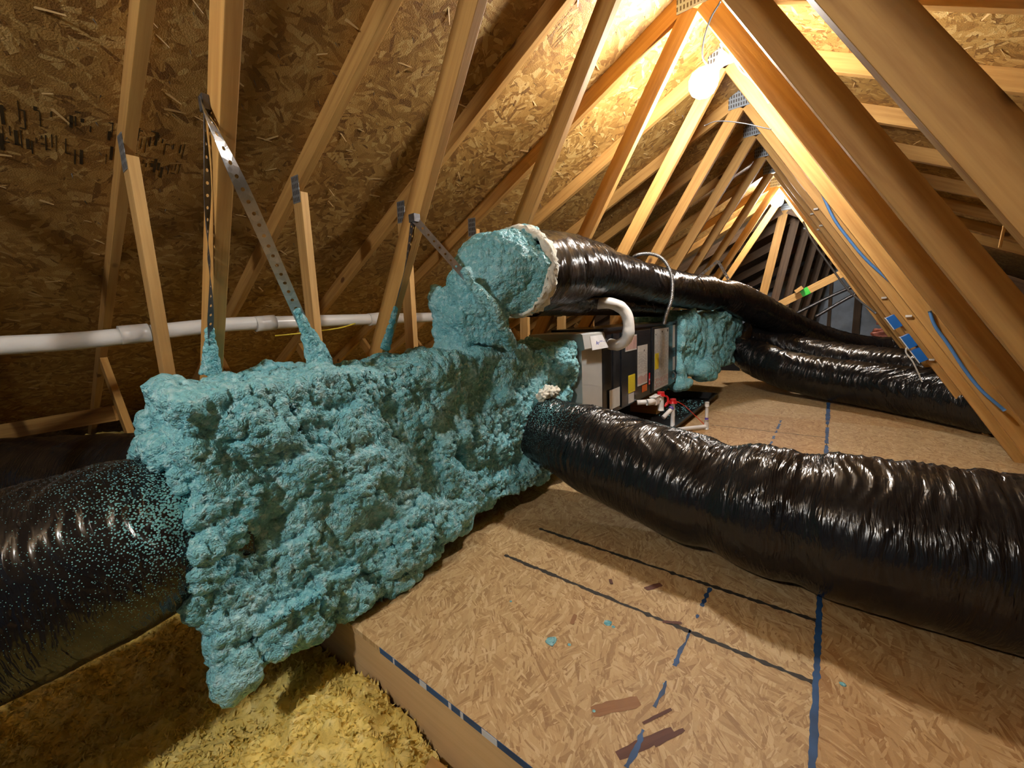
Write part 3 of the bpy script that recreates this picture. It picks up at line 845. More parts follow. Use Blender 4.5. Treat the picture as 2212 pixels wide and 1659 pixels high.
# ------------------------------------------------------------------ farther foam plenum
pl2 = empty('supply_plenum', (-1.2, 5.0, -0.8))
tag(pl2, 'smaller turquoise foam-covered plenum at the far end of the air handler', 'duct plenum')
def far_body(bm):
    pts = [(-1.6, 4.17), (-1.16, 4.17), (-0.90, 5.88), (-1.6, 5.88)]
    vs = [bm.verts.new((x, y, z)) for z in (-0.66, -0.045) for x, y in pts]
    for f in ((0, 1, 2, 3), (7, 6, 5, 4), (0, 4, 5, 1), (1, 5, 6, 2), (2, 6, 7, 3), (3, 7, 4, 0)): bm.faces.new([vs[i] for i in f])
    bm_box(bm, -1.6, -1.13, 4.15, 4.32, -0.74, -0.03)
    blob(bm, (-1.12, 4.25, -0.72), 0.06); blob(bm, (-1.0, 5.3, -0.08), 0.09, (1, 2.4, 1)); blob(bm, (-1.05, 4.8, -0.62), 0.12, (0.8, 3, 0.8))
    bmesh.ops.recalc_face_normals(bm, faces=bm.faces)
foam('foam_shell', far_body, 0.014, [('N', 0.25, 0.07), ('D', 0.10, 0.035), ('D', 0.045, 0.02)], pl2)
bm = bmesh.new()
for p in ((-0.93, 5.93, -0.56), (-0.905, 5.95, -0.50), (-0.95, 5.92, -0.62)): blob(bm, p, 0.05, (0.7, 0.7, 1.1))
o = from_bm('pink_liner', bm, M['pink'], pl2, True)

# ------------------------------------------------------------------ air handler
XF = -1.2
ah = empty('air_handler', (-1.4, 3.3, -0.72))
tag(ah, 'black horizontal air handler cabinet between the two foam plenums, white and yellow stickers', 'air handler')
box('cabinet', M['cabinet'], -1.60, XF, 2.50, 4.14, -0.70, -0.095, ah, 0.006)
box('top_flange', M['cabinet_edge'], -1.60, XF + 0.012, 2.50, 4.14, -0.11, -0.088, ah, 0.003)
box('door_panel', M['cabinet'], XF, XF + 0.012, 3.44, 4.10, -0.685, -0.122, ah, 0.004)
box('door_panel', M['cabinet'], XF, XF + 0.010, 2.80, 3.40, -0.685, -0.130, ah, 0.004)
box('corner_strip', M['cabinet_edge'], XF, XF + 0.008, 2.66, 2.70, -0.69, -0.13, ah, 0.002)
box('corner_strip', M['cabinet_edge'], XF, XF + 0.016, 4.10, 4.14, -0.70, -0.09, ah, 0.002)
def sticker(name, y0, y1, z0, z1, m, x=XF + 0.0125, prints=(), lab=None):
    o = box(name, m, x, x + 0.0012, y0, y1, z0, z1, ah)
    if lab: o['label'] = lab
    for (mat, cells_) in prints:
        bm = bmesh.new()
        for (a, b, c, d) in cells_:   # fractions across and up
            bm_box(bm, x + 0.0012, x + 0.0018, y0 + a * (y1 - y0), y0 + b * (y1 - y0), z0 + c * (z1 - z0), z0 + d * (z1 - z0))
        from_bm('print', bm, mat, o)
    return o
def lines_v(n, c, d, wd=0.5, rr=random.Random(2)):
    return [((i + 0.2) / n, (i + 0.2 + wd) / n, c + rr.uniform(0, 0.03), d - rr.uniform(0, 0.04)) for i in range(n)]
def text_rows(n, c, d, wd=0.25, rr=random.Random(4), k=5):
    out = []
    for i in range(n):
        a = (i + 0.35) / n; z = c
        while z < d:
            L = rr.uniform(0.02, 0.08); out.append((a, a + wd / n, z, min(d, z + L))); z += L + rr.uniform(0.008, 0.03)
    return out
sticker('striped_sticker', 2.860, 3.083, -0.275, -0.158, M['paper'], prints=[(M['red_ink'], lines_v(8, 0.06, 0.94))], lab='white sticker with red-brown stripes')
sticker('tall_sticker', 3.10, 3.32, -0.575, -0.252, M['paper'], prints=[(M['red_ink'], lines_v(8, 0.03, 0.25)), (M['grey_ink'], text_rows(8, 0.30, 0.85)), (M['ink'], [(0.62, 0.70, 0.84, 0.88)])])
big = sticker('wiring_sticker', 3.495, 3.875, -0.675, -0.139, M['paper'], prints=[(M['grey_ink'], text_rows(9, 0.22, 0.93, 0.14)), (M['red_ink'], text_rows(10, 0.03, 0.19, 0.3)), (M['ink'], [(0.48, 0.54, 0.93, 0.96), (0.88, 0.95, 0.93, 0.97), (0.05, 0.09, 0.90, 0.92)])])
bm = bmesh.new(); bm_box(bm, XF + 0.0138, XF + 0.0144, 3.50, 3.60, -0.49, -0.35)
from_bm('yellow_patch', bm, M['yellow_label'], big)
sticker('narrow_sticker', 4.0, 4.07, -0.339, -0.123, M['paper'])
sticker('small_sticker', 4.128, 4.135, -0.560, -0.43, M['paper'], x=XF + 0.0165)
sticker('energy_sticker', 4.015, 4.085, -0.56, -0.43, M['paper'])
sticker('yellow_sticker', 2.92, 3.055, -0.60, -0.462, M['yellow_label'], x=XF + 0.0105, prints=[(M['ink'], text_rows(9, 0.08, 0.92, 0.10))], lab='yellow sticker')
sticker('small_sticker', 2.92, 3.03, -0.68, -0.607, M['paper'], x=XF + 0.0105)
sticker('orange_sticker', 3.20, 3.315, -0.64, -0.583, M['orange_label'], lab='orange sticker')
sticker('red_sticker', 3.362, 3.392, -0.60, -0.50, M['red'], x=XF + 0.0105, prints=[(M['white_label'], [(0.1, 0.9, 0.35, 0.5), (0.1, 0.9, 0.05, 0.12)])])
sticker('rating_plate', 2.585, 2.76, -0.66, -0.52, M['paper'], x=XF + 0.0105)
tube('door_handle', M['galv'], [(XF + 0.012, 4.03, -0.575), (XF + 0.03, 4.035, -0.60), (XF + 0.03, 4.035, -0.63), (XF + 0.012, 4.03, -0.65)], 0.006, 12, 8, ah)

# media filter housing
fh = empty('filter_housing', (-1.25, 2.36, -0.7))
tag(fh, 'light grey media filter housing with a white label, between foam box and black cabinet', 'air filter')
box('housing_body', M['filter'], -1.58, -1.20, 2.215, 2.495, -0.72, -0.19, fh, 0.004)
bm = bmesh.new()
pr = [(-1.58, -0.105), (-1.195, -0.105), (-1.182, -0.112), (-1.168, -0.198), (-1.18, -0.206), (-1.58, -0.206)]
va = [bm.verts.new((x, 2.195, z)) for x, z in pr]; vb = [bm.verts.new((x, 2.497, z)) for x, z in pr]
bm.faces.new(va); bm.faces.new(list(reversed(vb)))
for i in range(6):
    j = (i + 1) % 6; bm.faces.new((va[i], vb[i], vb[j], va[j]))
bmesh.ops.recalc_face_normals(bm, faces=bm.faces)
from_bm('housing_cap', bm, M['filter'], fh)
bm = bmesh.new()
c4 = [bm.verts.new(p) for p in ((-1.1805, 2.285, -0.125), (-1.1805, 2.46, -0.125), (-1.158, 2.505, -0.212), (-1.1645, 2.285, -0.212))]
f_ = bm.faces.new(c4); r_ = bmesh.ops.extrude_face_region(bm, geom=[f_])
for v in [g for g in r_['geom'] if isinstance(g, bmesh.types.BMVert)]: v.co.x += 0.0025
bmesh.ops.recalc_face_normals(bm, faces=bm.faces)
lab = from_bm('brand_label', bm, M['white_label'], fh)
def text_mesh(name, s, size, m, mw, parent, ext=0.0004):
    cu = bpy.data.curves.new('txt', 'FONT'); cu.body = s; cu.size = size; cu.extrude = ext; cu.align_x = 'LEFT'
    to = bpy.data.objects.new('txt', cu); COL.objects.link(to); bpy.context.view_layer.update()
    me = bpy.data.meshes.new_from_object(to.evaluated_get(bpy.context.evaluated_depsgraph_get())); bpy.data.objects.remove(to)
    me.name = name; me.materials.clear()
    me.transform(mw)
    return put(name, me, m, parent)
rotf = Matrix(((0, 0, 1), (1, 0, 0), (0, 1, 0))).to_4x4()       # text X -> +Y, text Y -> +Z, faces +X
text_mesh('lettering', 'AprilAire', 0.034, M['blue_ink'], Matrix.Translation((-1.1652, 2.345, -0.182)) @ Matrix.Rotation(-0.13, 4, 'Y') @ rotf, lab)

# ------------------------------------------------------------------ insulated refrigerant line and flexible conduit
rl = empty('refrigerant_line', (-1.19, 2.70, -0.17))
tag(rl, 'white insulated refrigerant line looping from the cabinet front up and back under the duct', 'pipe')
tube('line_insulation', M['line_insul'], [(-1.185, 2.60, -0.20), (-1.11, 2.56, -0.20), (-1.06, 2.545, -0.175), (-1.035, 2.545, -0.12), (-1.04, 2.55, -0.03), (-1.07, 2.53, 0.035), (-1.11, 2.49, 0.068), (-1.18, 2.46, 0.078), (-1.37, 2.52, 0.062), (-1.60, 2.62, 0.045), (-1.80, 2.72, 0.03)],
     0.036, 110, 20, rl, disp=lambda u, a, t: 0.004 * mn.noise(Vector((u * 16, math.cos(a) * 1.5, math.sin(a) * 1.5))) + (0.002 if (u * 1.0) % 0.19 < 0.03 else 0))
cyl('end_cap', M['galv_dark'], (-1.20, 2.61, -0.20), (-1.184, 2.60, -0.20), 0.03, rl)
sn = [(-1.39, 3.38, 0.36), (-1.33, 3.32, 0.42), (-1.25, 3.24, 0.457), (-1.12, 3.21, 0.448), (-1.04, 3.26, 0.393), (-0.99, 3.29, 0.269), (-0.98, 3.26, 0.108), (-1.03, 3.30, -0.02), (-1.06, 3.34, -0.088)]
fc = tube('flexible_conduit', M['galv'], sn, 0.0125, 520, 10, disp=lambda u, a, t: 0.0022 * math.sin(u * 2 * PI / 0.011))
tag(fc, 'bright ribbed metal conduit arching over the shiny duct to the cabinet top', 'conduit')

# ------------------------------------------------------------------ condensate drain parts
cr = random.Random(9)
def place_box_at(name, m, c, s, parent, bev=0.004): return box(name, m, c[0] - s[0] / 2, c[0] + s[0] / 2, c[1] - s[1] / 2, c[1] + s[1] / 2, c[2] - s[2] / 2, c[2] + s[2] / 2, parent, bev)
tp = empty('drain_trap', (-1.12, 3.2, -0.7))
tag(tp, 'white condensate trap with red float switch cap beside the black cabinet', 'drain trap')
cyl('inlet_pipe', M['pvc'], (-1.19, 3.10, -0.705), (-1.12, 3.14, -0.70), 0.02, tp)
tube('inlet_elbow', M['pvc'], [(-1.12, 3.12, -0.70), (-1.10, 3.145, -0.70), (-1.09, 3.19, -0.70)], 0.026, 10, 16, tp)
place_box_at('trap_body', M['pvc'], (-1.09, 3.23, -0.705), (0.05, 0.075, 0.06), tp)
place_box_at('trap_lid', M['pvc'], (-1.09, 3.245, -0.668), (0.055, 0.15, 0.008), tp, 0.002)
cyl('lid_knob', M['pvc'], (-1.09, 3.235, -0.668), (-1.09, 3.235, -0.65), 0.008, tp)
cyl('tee_pipe', M['pvc'], (-1.07, 3.31, -0.80), (-1.07, 3.31, -0.675), 0.024, tp)
cyl('coupling', M['pvc'], (-1.09, 3.26, -0.705), (-1.07, 3.31, -0.705), 0.02, tp)
cyl('float_switch', M['red'], (-1.07, 3.31, -0.678), (-1.07, 3.31, -0.648), 0.034, tp, 20, 0.026)
cyl('switch_cap', M['red'], (-1.07, 3.31, -0.650), (-1.07, 3.31, -0.644), 0.028, tp)
tube('switch_loop', M['red'], [(-1.045, 3.34, -0.68), (-1.03, 3.36, -0.70), (-1.03, 3.355, -0.745), (-1.045, 3.335, -0.77)], 0.009, 14, 10, tp)
sw = empty('float_switch', (-1.0, 3.40, -0.93))
tag(sw, 'second red float switch on a white pipe standing in the black drain pan', 'float switch')
cyl('pipe', M['pvc'], (-1.0, 3.40, -0.955), (-1.0, 3.40, -0.745), 0.017, sw)
cyl('side_pipe', M['pvc'], (-1.0, 3.40, -0.79), (-1.05, 3.31, -0.86), 0.018, sw)
cyl('primer_ring', M['purple'], (-1.005, 3.39, -0.785), (-1.01, 3.38, -0.795), 0.021, sw)
cyl('switch_head', M['red'], (-1.0, 3.40, -0.75), (-1.0, 3.40, -0.722), 0.034, sw, 20, 0.026)
cyl('switch_cap', M['red'], (-1.0, 3.40, -0.722), (-1.0, 3.40, -0.714), 0.024, sw)
o = tube('red_wire', M['red_wire'], [(-1.045, 3.335, -0.765), (-1.04, 3.35, -0.742), (-1.02, 3.38, -0.732), (-0.985, 3.46, -0.748), (-0.95, 3.56, -0.80), (-0.90, 3.62, -0.87), (-0.84, 3.66, -0.945), (-0.80, 3.68, -0.995)], 0.0035, 60, 6)
tag(o, 'thin red wire drooping from the float switches to the deck', 'wire')
st = empty('cleanout_pipe', (-0.785, 3.62, -1.0))
tag(st, 'short upright white drain pipe with cap and purple primer ring on the deck', 'pipe')
cyl('pipe', M['pvc'], (-0.785, 3.62, -0.965), (-0.785, 3.62, -0.775), 0.0135, st)
cyl('cap', M['pvc'], (-0.785, 3.62, -0.80), (-0.785, 3.62, -0.765), 0.0175, st)
cyl('tee_fitting', M['pvc'], (-0.785, 3.62, -0.999), (-0.785, 3.62, -0.915), 0.018, st)
cyl('primer_ring', M['purple'], (-0.785, 3.62, -0.915), (-0.785, 3.62, -0.897), 0.0145, st)
cyl('drain_run', M['pvc'], (-0.785, 3.62, -0.975), (-1.02, 3.34, -0.975), 0.017, st)
# secondary pan
def pan():
    bm = bmesh.new()
    x0, x1, y0, y1, zb, zt = -1.62, -0.955, 2.55, 4.93, -0.995, -0.925
    def ringv(ins, z, r=0.05):
        out = []
        for cx, cy, a0 in ((x1 - ins - r, y1 - ins - r, 0), (x0 + ins + r, y1 - ins - r, 90), (x0 + ins + r, y0 + ins + r, 180), (x1 - ins - r, y0 + ins + r, 270)):
            for k in range(6):
                a = math.radians(a0 + k * 18); out.append(bm.verts.new((cx + r * math.cos(a), cy + r * math.sin(a), z)))
        return out
    rings = [ringv(0.035, zb), ringv(0.012, zt - 0.004), ringv(0.0, zt - 0.004), ringv(0.0, zt), ringv(0.016, zt), ringv(0.04, zb + 0.004)]
    bm.faces.new(list(reversed(rings[0])))
    for a, b in zip(rings, rings[1:]):
        for i in range(len(a)):
            j = (i + 1) % len(a); bm.faces.new((a[i], a[j], b[j], b[i]))
    bm.faces.new(rings[-1])
    bmesh.ops.recalc_face_normals(bm, faces=bm.faces)
    return bm
dp = from_bm('drain_pan', pan(), M['pan'])
tag(dp, 'shallow black plastic drain pan under the air handler, foam crumbs inside', 'drain pan')
bm = bmesh.new()
for _ in range(260):
    x, y = cr.uniform(-1.35, -1.02), cr.gauss(4.35, 0.25)
    if not 3.6 < y < 4.8: continue
    blob(bm, (x, y, -0.985), cr.uniform(0.004, 0.011), (1, 1, 0.6)) if False else None
    q = bmesh.ops.create_icosphere(bm, subdivisions=1, radius=cr.uniform(0.003, 0.008))
    for v in q['verts']: v.co = Vector((x + v.co.x, y + v.co.y, -0.986 + v.co.z * 0.6))
o = from_bm('foam_crumbs', bm, M['foam']); tag(o, 'scattered turquoise foam crumbs in the drain pan', 'debris', kind='stuff')
box_sup = []
for i, yy in enumerate((2.75, 3.9)):
    o = beam('support_rail', M['wood'], (-1.55, yy, -0.84), (-1.28, yy, -0.84), (0, 0, 1), 0.09, 0.27)
    tag(o, ('wood block propping the air handler over the near half of the drain pan', 'wood block propping the air handler over the far half of the drain pan')[i], 'support block')
for i, (yy, xx) in enumerate(((0.9, -1.45), (1.9, -1.45))):
    pass

# ------------------------------------------------------------------ PVC vent run across the left
vp = empty('vent_pipe', (-2.95, -0.6, 0.0))
tag(vp, 'white plastic vent pipe running along the left eave behind the trusses', 'pipe')
pp = [(-2.95, -0.7, -0.012), (-2.95, 0.0, -0.004), (-2.95, 0.31, 0.004), (-2.95, 0.85, 0.052), (-2.95, 1.35, 0.058), (-2.95, 2.6, 0.060), (-2.95, 4.0, 0.06)]
tube('pipe_run', M['pvc_left'], pp, 0.043, 90, 24, vp)
for y_, z_ in ((0.47, 0.022), (1.12, 0.056), (1.95, 0.060)):
    cyl('coupling', M['pvc_left'], (-2.95, y_ - 0.06, z_ - 0.004), (-2.95, y_ + 0.06, z_ + 0.004), 0.050, vp, 28)
o = tube('yellow_wire', M['yellow_wire'], [(-2.9, 1.15, -0.03), (-2.9, 1.35, -0.02), (-2.9, 1.6, 0.0), (-2.92, 1.75, 0.03)], 0.005, 30, 6)
tag(o, 'short yellow wire sagging under the white vent pipe', 'wire')
o = beam('eave_plank', M['wood'], (-4.9, -0.35, -0.66), (-3.98, 0.46, -0.52), (0, 0, 1), 0.038, 0.11)
tag(o, 'reddish plank slanting across the dark left eave', 'plank')

# ------------------------------------------------------------------ perforated hanger straps
def strap_mesh(pts, wdirs, width, pitch=0.032, hr=0.0055):
    C, L = spline(pts, 400)
    n = max(4, int(L / pitch))
    bm = bmesh.new(); K = 12
    def frame(s):
        s = max(0, min(L, s)); f = s / L * 399; i = min(398, int(f)); p = C[i].lerp(C[i + 1], f - i)
        tt = s / L * (len(wdirs) - 1); j = min(len(wdirs) - 2, int(tt)); wd = Vector(wdirs[j]).lerp(Vector(wdirs[j + 1]), tt - j)
        T = (C[i + 1] - C[i]).normalized(); wd = (wd - wd.dot(T) * T).normalized()
        return p, wd, T
    for k in range(n):
        s0 = L * k / n; s1 = L * (k + 1) / n; sm = (s0 + s1) / 2
        outer, inner = [], []
        for q in range(K):
            a = 2 * PI * (q + 0.5) / K
            c_, s_ = math.cos(a), math.sin(a)
            sc_ = 1 / max(abs(c_), abs(s_))
            ds, dw = c_ * sc_ * (s1 - s0) / 2, s_ * sc_ * width / 2
            if q in (1, 4, 7, 10) and False: pass
            p, wd, T = frame(sm + ds); outer.append(bm.verts.new(p + wd * dw))
            p, wd, T = frame(sm + c_ * hr); inner.append(bm.verts.new(p + wd * s_ * hr))
        # corners
        corn = {}
        for (qa, sx, sy) in ((1, 1, 1), (4, -1, 1), (7, -1, -1), (10, 1, -1)):
            p, wd, T = frame(sm + sx * (s1 - s0) / 2); corn[qa] = bm.verts.new(p + wd * sy * width / 2)
        for q in range(K):
            q2 = (q + 1) % K
            if q in corn: bm.faces.new((outer[q], corn[q], outer[q2], inner[q2], inner[q]))
            else: bm.faces.new((outer[q], outer[q2], inner[q2], inner[q]))
    bmesh.ops.remove_doubles(bm, verts=bm.verts, dist=0.0004)
    bmesh.ops.recalc_face_normals(bm, faces=bm.faces)
    geo = bmesh.ops.solidify(bm, geom=list(bm.faces), thickness=0.0012)
    return bm
def foam_coat(name, pts, radii, parent, voxel=0.006):
    def b(bm):
        me = tube_mesh(pts, lambda t: radii[0] + (radii[1] - radii[0]) * t ** 1.6, 24, 14)
        bm.from_mesh(me)
    return foam(name, b, voxel, [('D', 0.04, 0.010), ('D', 0.018, 0.007)], parent)
hook = Vector((-1.255, 0.405, 0.565)); foot = Vector((-1.42, 0.70, -0.11))
s1 = empty('hanger_strap', hook); tag(s1, 'long perforated steel strap slanting from the leftmost upright web down to the foam box', 'strap')
camdir = Vector((0, 0, 0))
def perp(p, q):   # width direction that lets the strap's flat face the room
    return (Vector(q) - Vector(p)).normalized().cross(Vector((1.0, -0.55, 0.0)).normalized())
wd1 = perp(hook, foot)
from_bm('perforated_strip', strap_mesh([hook, Vector((-1.195, 0.408, 0.47)), Vector((-1.25, 0.49, 0.305)), hook.lerp(foot, 0.72), foot], [wd1 * 0.35 + Vector((0.9, 0, 0)), wd1 + Vector((0.25, 0, 0)), wd1, wd1], 0.034, 0.030, 0.0052), M['galv'], s1)
box('strap_hook', M['galv_dark'], -1.275, -1.245, 0.404, 0.419, 0.55, 0.585, s1, 0.001)
foam_coat('foam_coating', [hook.lerp(foot, 0.74), hook.lerp(foot, 0.85), hook.lerp(foot, 0.95), foot + Vector((0, 0, -0.03))], (0.010, 0.048), s1)
s2 = empty('hanger_strap', (-1.27, 0.404, 0.55)); tag(s2, 'narrow perforated strap hanging twisted down the front of the leftmost upright web', 'strap')
from_bm('perforated_strip', strap_mesh([(-1.262, 0.41, 0.555), (-1.30, 0.408, 0.42), (-1.36, 0.405, 0.27), (-1.43, 0.41, 0.12), (-1.50, 0.412, 0.0), (-1.56, 0.413, -0.12)], [(1, -0.3, 0), (0.4, -1, 0), (1, 0, 0), (0.5, -1, 0), (1, 0, 0)], 0.020, 0.03, 0.0045), M['galv_dark'], s2)
foam_coat('foam_coating', [(-1.50, 0.412, 0.02), (-1.53, 0.412, -0.05), (-1.56, 0.412, -0.12)], (0.009, 0.03), s2)
h3 = Vector((-1.275, 1.055, 0.398)); f3 = Vector((-1.155, 1.46, -0.12)); m3 = Vector((-1.135, 1.20, 0.15))
s3 = empty('hanger_strap', h3); tag(s3, 'foam-crusted steel strap slanting across the front of the foam elbow', 'strap')
wd3 = perp(h3, f3)
p3 = [h3, h3.lerp(m3, 0.5), m3, Vector((-1.09, 1.27, 0.055)), Vector((-1.11, 1.36, -0.04)), f3]
from_bm('perforated_strip', strap_mesh(p3, [wd3, wd3, wd3], 0.030, 0.03, 0.0045), M['galv'], s3)
foam_coat('foam_coating', [m3 + Vector((0, -0.03, 0.05)), m3, Vector((-1.09, 1.27, 0.055)), Vector((-1.11, 1.36, -0.04)), f3], (0.021, 0.027), s3)
box('strap_hook', M['galv_dark'], -1.295, -1.262, 1.045, 1.074, 0.385, 0.415, s3, 0.001)
s4 = empty('hanger_strap', (-1.29, 1.06, 0.38)); tag(s4, 'dark speckled strap running down the second web left of the foam elbow', 'strap')
from_bm('perforated_strip', strap_mesh([(-1.30, 1.066, 0.39), (-1.36, 1.064, 0.24), (-1.43, 1.066, 0.12), (-1.50, 1.066, 0.0), (-1.56, 1.067, -0.1)], [(1, 0, 0), (0.7, -0.7, 0), (1, 0, 0)], 0.020, 0.03, 0.0045), M['galv_dark'], s4)
foam_coat('foam_coating', [(-1.45, 1.066, 0.08), (-1.50, 1.066, 0.0), (-1.56, 1.067, -0.1)], (0.008, 0.02), s4)
s5 = empty('hanger_strap', (-0.83, 4.08, 0.43)); tag(s5, 'bright bent strap holding up the shiny duct where it turns to the right', 'strap')
from_bm('perforated_strip', strap_mesh([(-1.00, 3.98, 0.27), (-0.915, 4.03, 0.35), (-0.83, 4.08, 0.43)], [(-0.4, -0.3, 0.6)] * 2, 0.024, 0.03, 0.005), M['galv'], s5)
from_bm('perforated_strip', strap_mesh([(-0.83, 4.08, 0.43), (-0.785, 4.1, 0.34), (-0.74, 4.12, 0.25)], [(0.7, 0.5, 0.3)] * 2, 0.024, 0.03, 0.005), M['galv'], s5)

for k_, (a_, b_) in enumerate((((-1.13, 4.42, 0.30), (-1.11, 4.45, -0.06)), ((-0.93, 5.62, 0.22), (-0.95, 5.66, -0.06)))):
    sx_ = empty('hanger_strap', a_); tag(sx_, ('short foam-tipped strap above the near end of the farther plenum', 'short foam-tipped strap above the right end of the farther plenum')[k_], 'strap')
    A_, B_ = Vector(a_), Vector(b_)
    from_bm('perforated_strip', strap_mesh([A_, A_.lerp(B_, 0.5), B_], [(0.7, 0.7, 0)] * 2, 0.024, 0.03, 0.005), M['galv'], sx_)
    foam_coat('foam_coating', [A_.lerp(B_, 0.5), A_.lerp(B_, 0.75), B_ + Vector((0, 0, -0.02))], (0.014, 0.04), sx_, 0.009)

# ------------------------------------------------------------------ light fixtures
def fixture(i, lab, side=1):
    bx, by, bz = LAMPS[i]
    root = empty('ceiling_lamp', (bx, by, bz)); tag(root, lab, 'lamp')
    d = Vector((-0.75, 0.0, -0.66)).normalized()          # the bulb points down-left, away from the web
    c = Vector((bx, by, bz))
    bm = bmesh.new()
    prof = [(-0.062, 0.016), (-0.052, 0.026), (-0.034, 0.045), (-0.010, 0.064), (0.022, 0.073), (0.056, 0.062), (0.080, 0.036), (0.090, 0.004)]  # bulb shape enlarged to stand in for its glare
    rot = d.to_track_quat('Z', 'Y').to_matrix()
    rings = []
    for h, r_ in prof:
        rings.append([bm.verts.new(c + rot @ Vector((r_ * math.cos(2 * PI * k / 24), r_ * math.sin(2 * PI * k / 24), h))) for k in range(24)])
    for a, b in zip(rings, rings[1:]):
        for k in range(24): bm.faces.new((a[k], a[(k + 1) % 24], b[(k + 1) % 24], b[k]))
    bm.faces.new(list(reversed(rings[0]))); bm.faces.new(rings[-1])
    from_bm('bulb', bm, M['bulb'], root, True)
    cyl('lamp_holder', M['socket'], c - d * 0.115, c - d * 0.060, 0.036, root, 24, 0.022)
    b0 = c - d * 0.145
    bm = bmesh.new(); bm_box(bm, -0.05, 0.05, -0.027, 0.027, -0.028, 0.028, 0.004)
    bx_ = from_bm('junction_box', bm, M['galv'])
    u = Vector((math.sin(WA), 0, -math.cos(WA)))
    mw = Matrix((u, Vector((0, 1, 0)), u.cross(Vector((0, 1, 0))))).transposed().to_4x4(); mw.translation = b0
    bx_.parent = root; bx_.matrix_parent_inverse = Matrix.Translation(root.location).inverted(); bx_.matrix_basis = mw
    return root
fixture(0, 'bare bulb fixture behind the photographer, out of frame')
fixture(1, 'nearer glowing bare bulb fixture fixed high on the truss web')
fixture(2, 'farther glowing bare bulb fixture near the roof peak')
o = tube('electric_cable', M['cable_dark'], [(-0.50, 2.346, 1.43), (-0.548, 2.37, 1.39), (-0.583, 2.40, 1.325), (-0.59, 2.42, 1.26), (-0.55, 2.43, 1.19)], 0.0045, 50, 8)
tag(o, 'grey cable looping down from the peak into the nearer lamp', 'cable')
o = tube('electric_cable', M['cable_white'], [(-0.452, 2.45, 1.21), (-0.43, 2.50, 1.175), (-0.40, 2.56, 1.155), (-0.36, 2.62, 1.11), (-0.325, 2.68, 1.055)], 0.0055, 40, 8)
tag(o, 'pale cable leaving the nearer lamp box along the right web', 'cable')
o = tube('electric_cable', M['cable_dark'], [(-0.68, 2.86, 1.11), (-0.60, 2.83, 1.10), (-0.47, 2.80, 1.04), (-0.32, 2.78, 0.955)], 0.003, 40, 6)
tag(o, 'thin dark wire crossing between the webs below the nearer lamp', 'cable')

# ------------------------------------------------------------------ cables, blue boxes and bits on the right webs
def web_x(z, off=0.0): return RX + (WTOP - z) * math.tan(WA) + off
bc = empty('network_cable', (web_x(0.9), 4.5, 0.9)); tag(bc, 'long blue cable draped down the right-hand webs, starting below the peak', 'cable')
tube('cable_jacket', M['blue_cable'], [(-0.135, 3.681, 0.845), (-0.121, 3.681, 0.803), (-0.033, 3.681, 0.588), (0.06, 3.681, 0.43), (0.156, 3.681, 0.287), (0.27, 3.681, 0.15), (0.377, 3.681, 0.027), (0.47, 3.681, -0.10)], 0.0085, 140, 8, bc)
o = tube('network_cable', M['blue_cable'], [(0.40, 3.031, -0.06), (0.428, 3.031, -0.14), (0.485, 3.031, -0.24), (0.553, 3.031, -0.367), (0.62, 3.03, -0.47), (0.70, 3.02, -0.56)], 0.0075, 60, 8)
tag(o, 'lower length of blue cable on the right web just above the far duct', 'cable')
c2 = tube('network_cable', M['cable_grey'], [(web_x(1.0, -0.01), 6.1, 0.98), (web_x(0.8, -0.02), 6.05, 0.72), (web_x(0.45, -0.05), 6.0, 0.40), (web_x(0.2, -0.03), 5.9, 0.12), (web_x(-0.1), 5.75, -0.12)], 0.010, 80, 8)
tag(c2, 'grey-blue cable bundle sagging along the far right webs', 'cable')
stp = M['cable_white']
for i, (y_, z_) in enumerate(((4.995, 0.86), (4.995, 0.74), (5.65, 0.80), (4.34, 0.78), (4.34, 0.03), (3.69, -0.10), (4.34, -0.45))):
    o = place_box_at('cable_staple', stp, (web_x(z_, 0.03), y_ - 0.008, z_), (0.03, 0.014, 0.014), None, 0.001)
    tag(o, 'small white cable staple on a right-hand web', 'staple', 'cable staples on the right webs')
jb_l = ['topmost blue plastic electrical box on the right web', 'middle blue plastic electrical box on the right web', 'lowest blue plastic electrical box on the right web']
for i, z_ in enumerate((-0.15, -0.30, -0.405)):
    root = empty('electrical_box', (web_x(z_), 4.36, z_)); tag(root, jb_l[i], 'electrical box', 'blue electrical boxes')
    for nm, mat, a, b, w_, dp_ in (('box_body', M['blue_box'], 0.0, 0.105, 0.055, 0.06), ('box_rim', M['white_label'], 0.0, 0.11, 0.006, 0.066)):
        sgn = -0.016 if nm == 'box_body' else -0.044
        n_ = Vector((-math.cos(WA), 0, -math.sin(WA))); u = Vector((math.sin(WA), 0, -math.cos(WA)))
        p = Vector((web_x(z_), 4.325, z_)) + n_ * (-sgn)
        beam(nm, mat, p - u * b / 2, p + u * b / 2, n_, dp_, w_, root, 0.002)
o = tube('electric_cable', M['cable_white'], [(web_x(-0.33, -0.03), 4.32, -0.33), (web_x(-0.36, -0.06), 4.31, -0.39), (web_x(-0.45, -0.07), 4.31, -0.47), (web_x(-0.6, -0.1), 4.33, -0.62)], 0.005, 30, 6)
tag(o, 'pale cable curving down between the blue electrical boxes', 'cable')
o = beam('wood_stick', M['wood_pale'], (0.455, 2.2, 0.35), (0.445, 2.2, 0.165), (1, 0, 0), 0.008, 0.008)
tag(o, 'thin pale stick hanging from the right roof slope', 'stick')
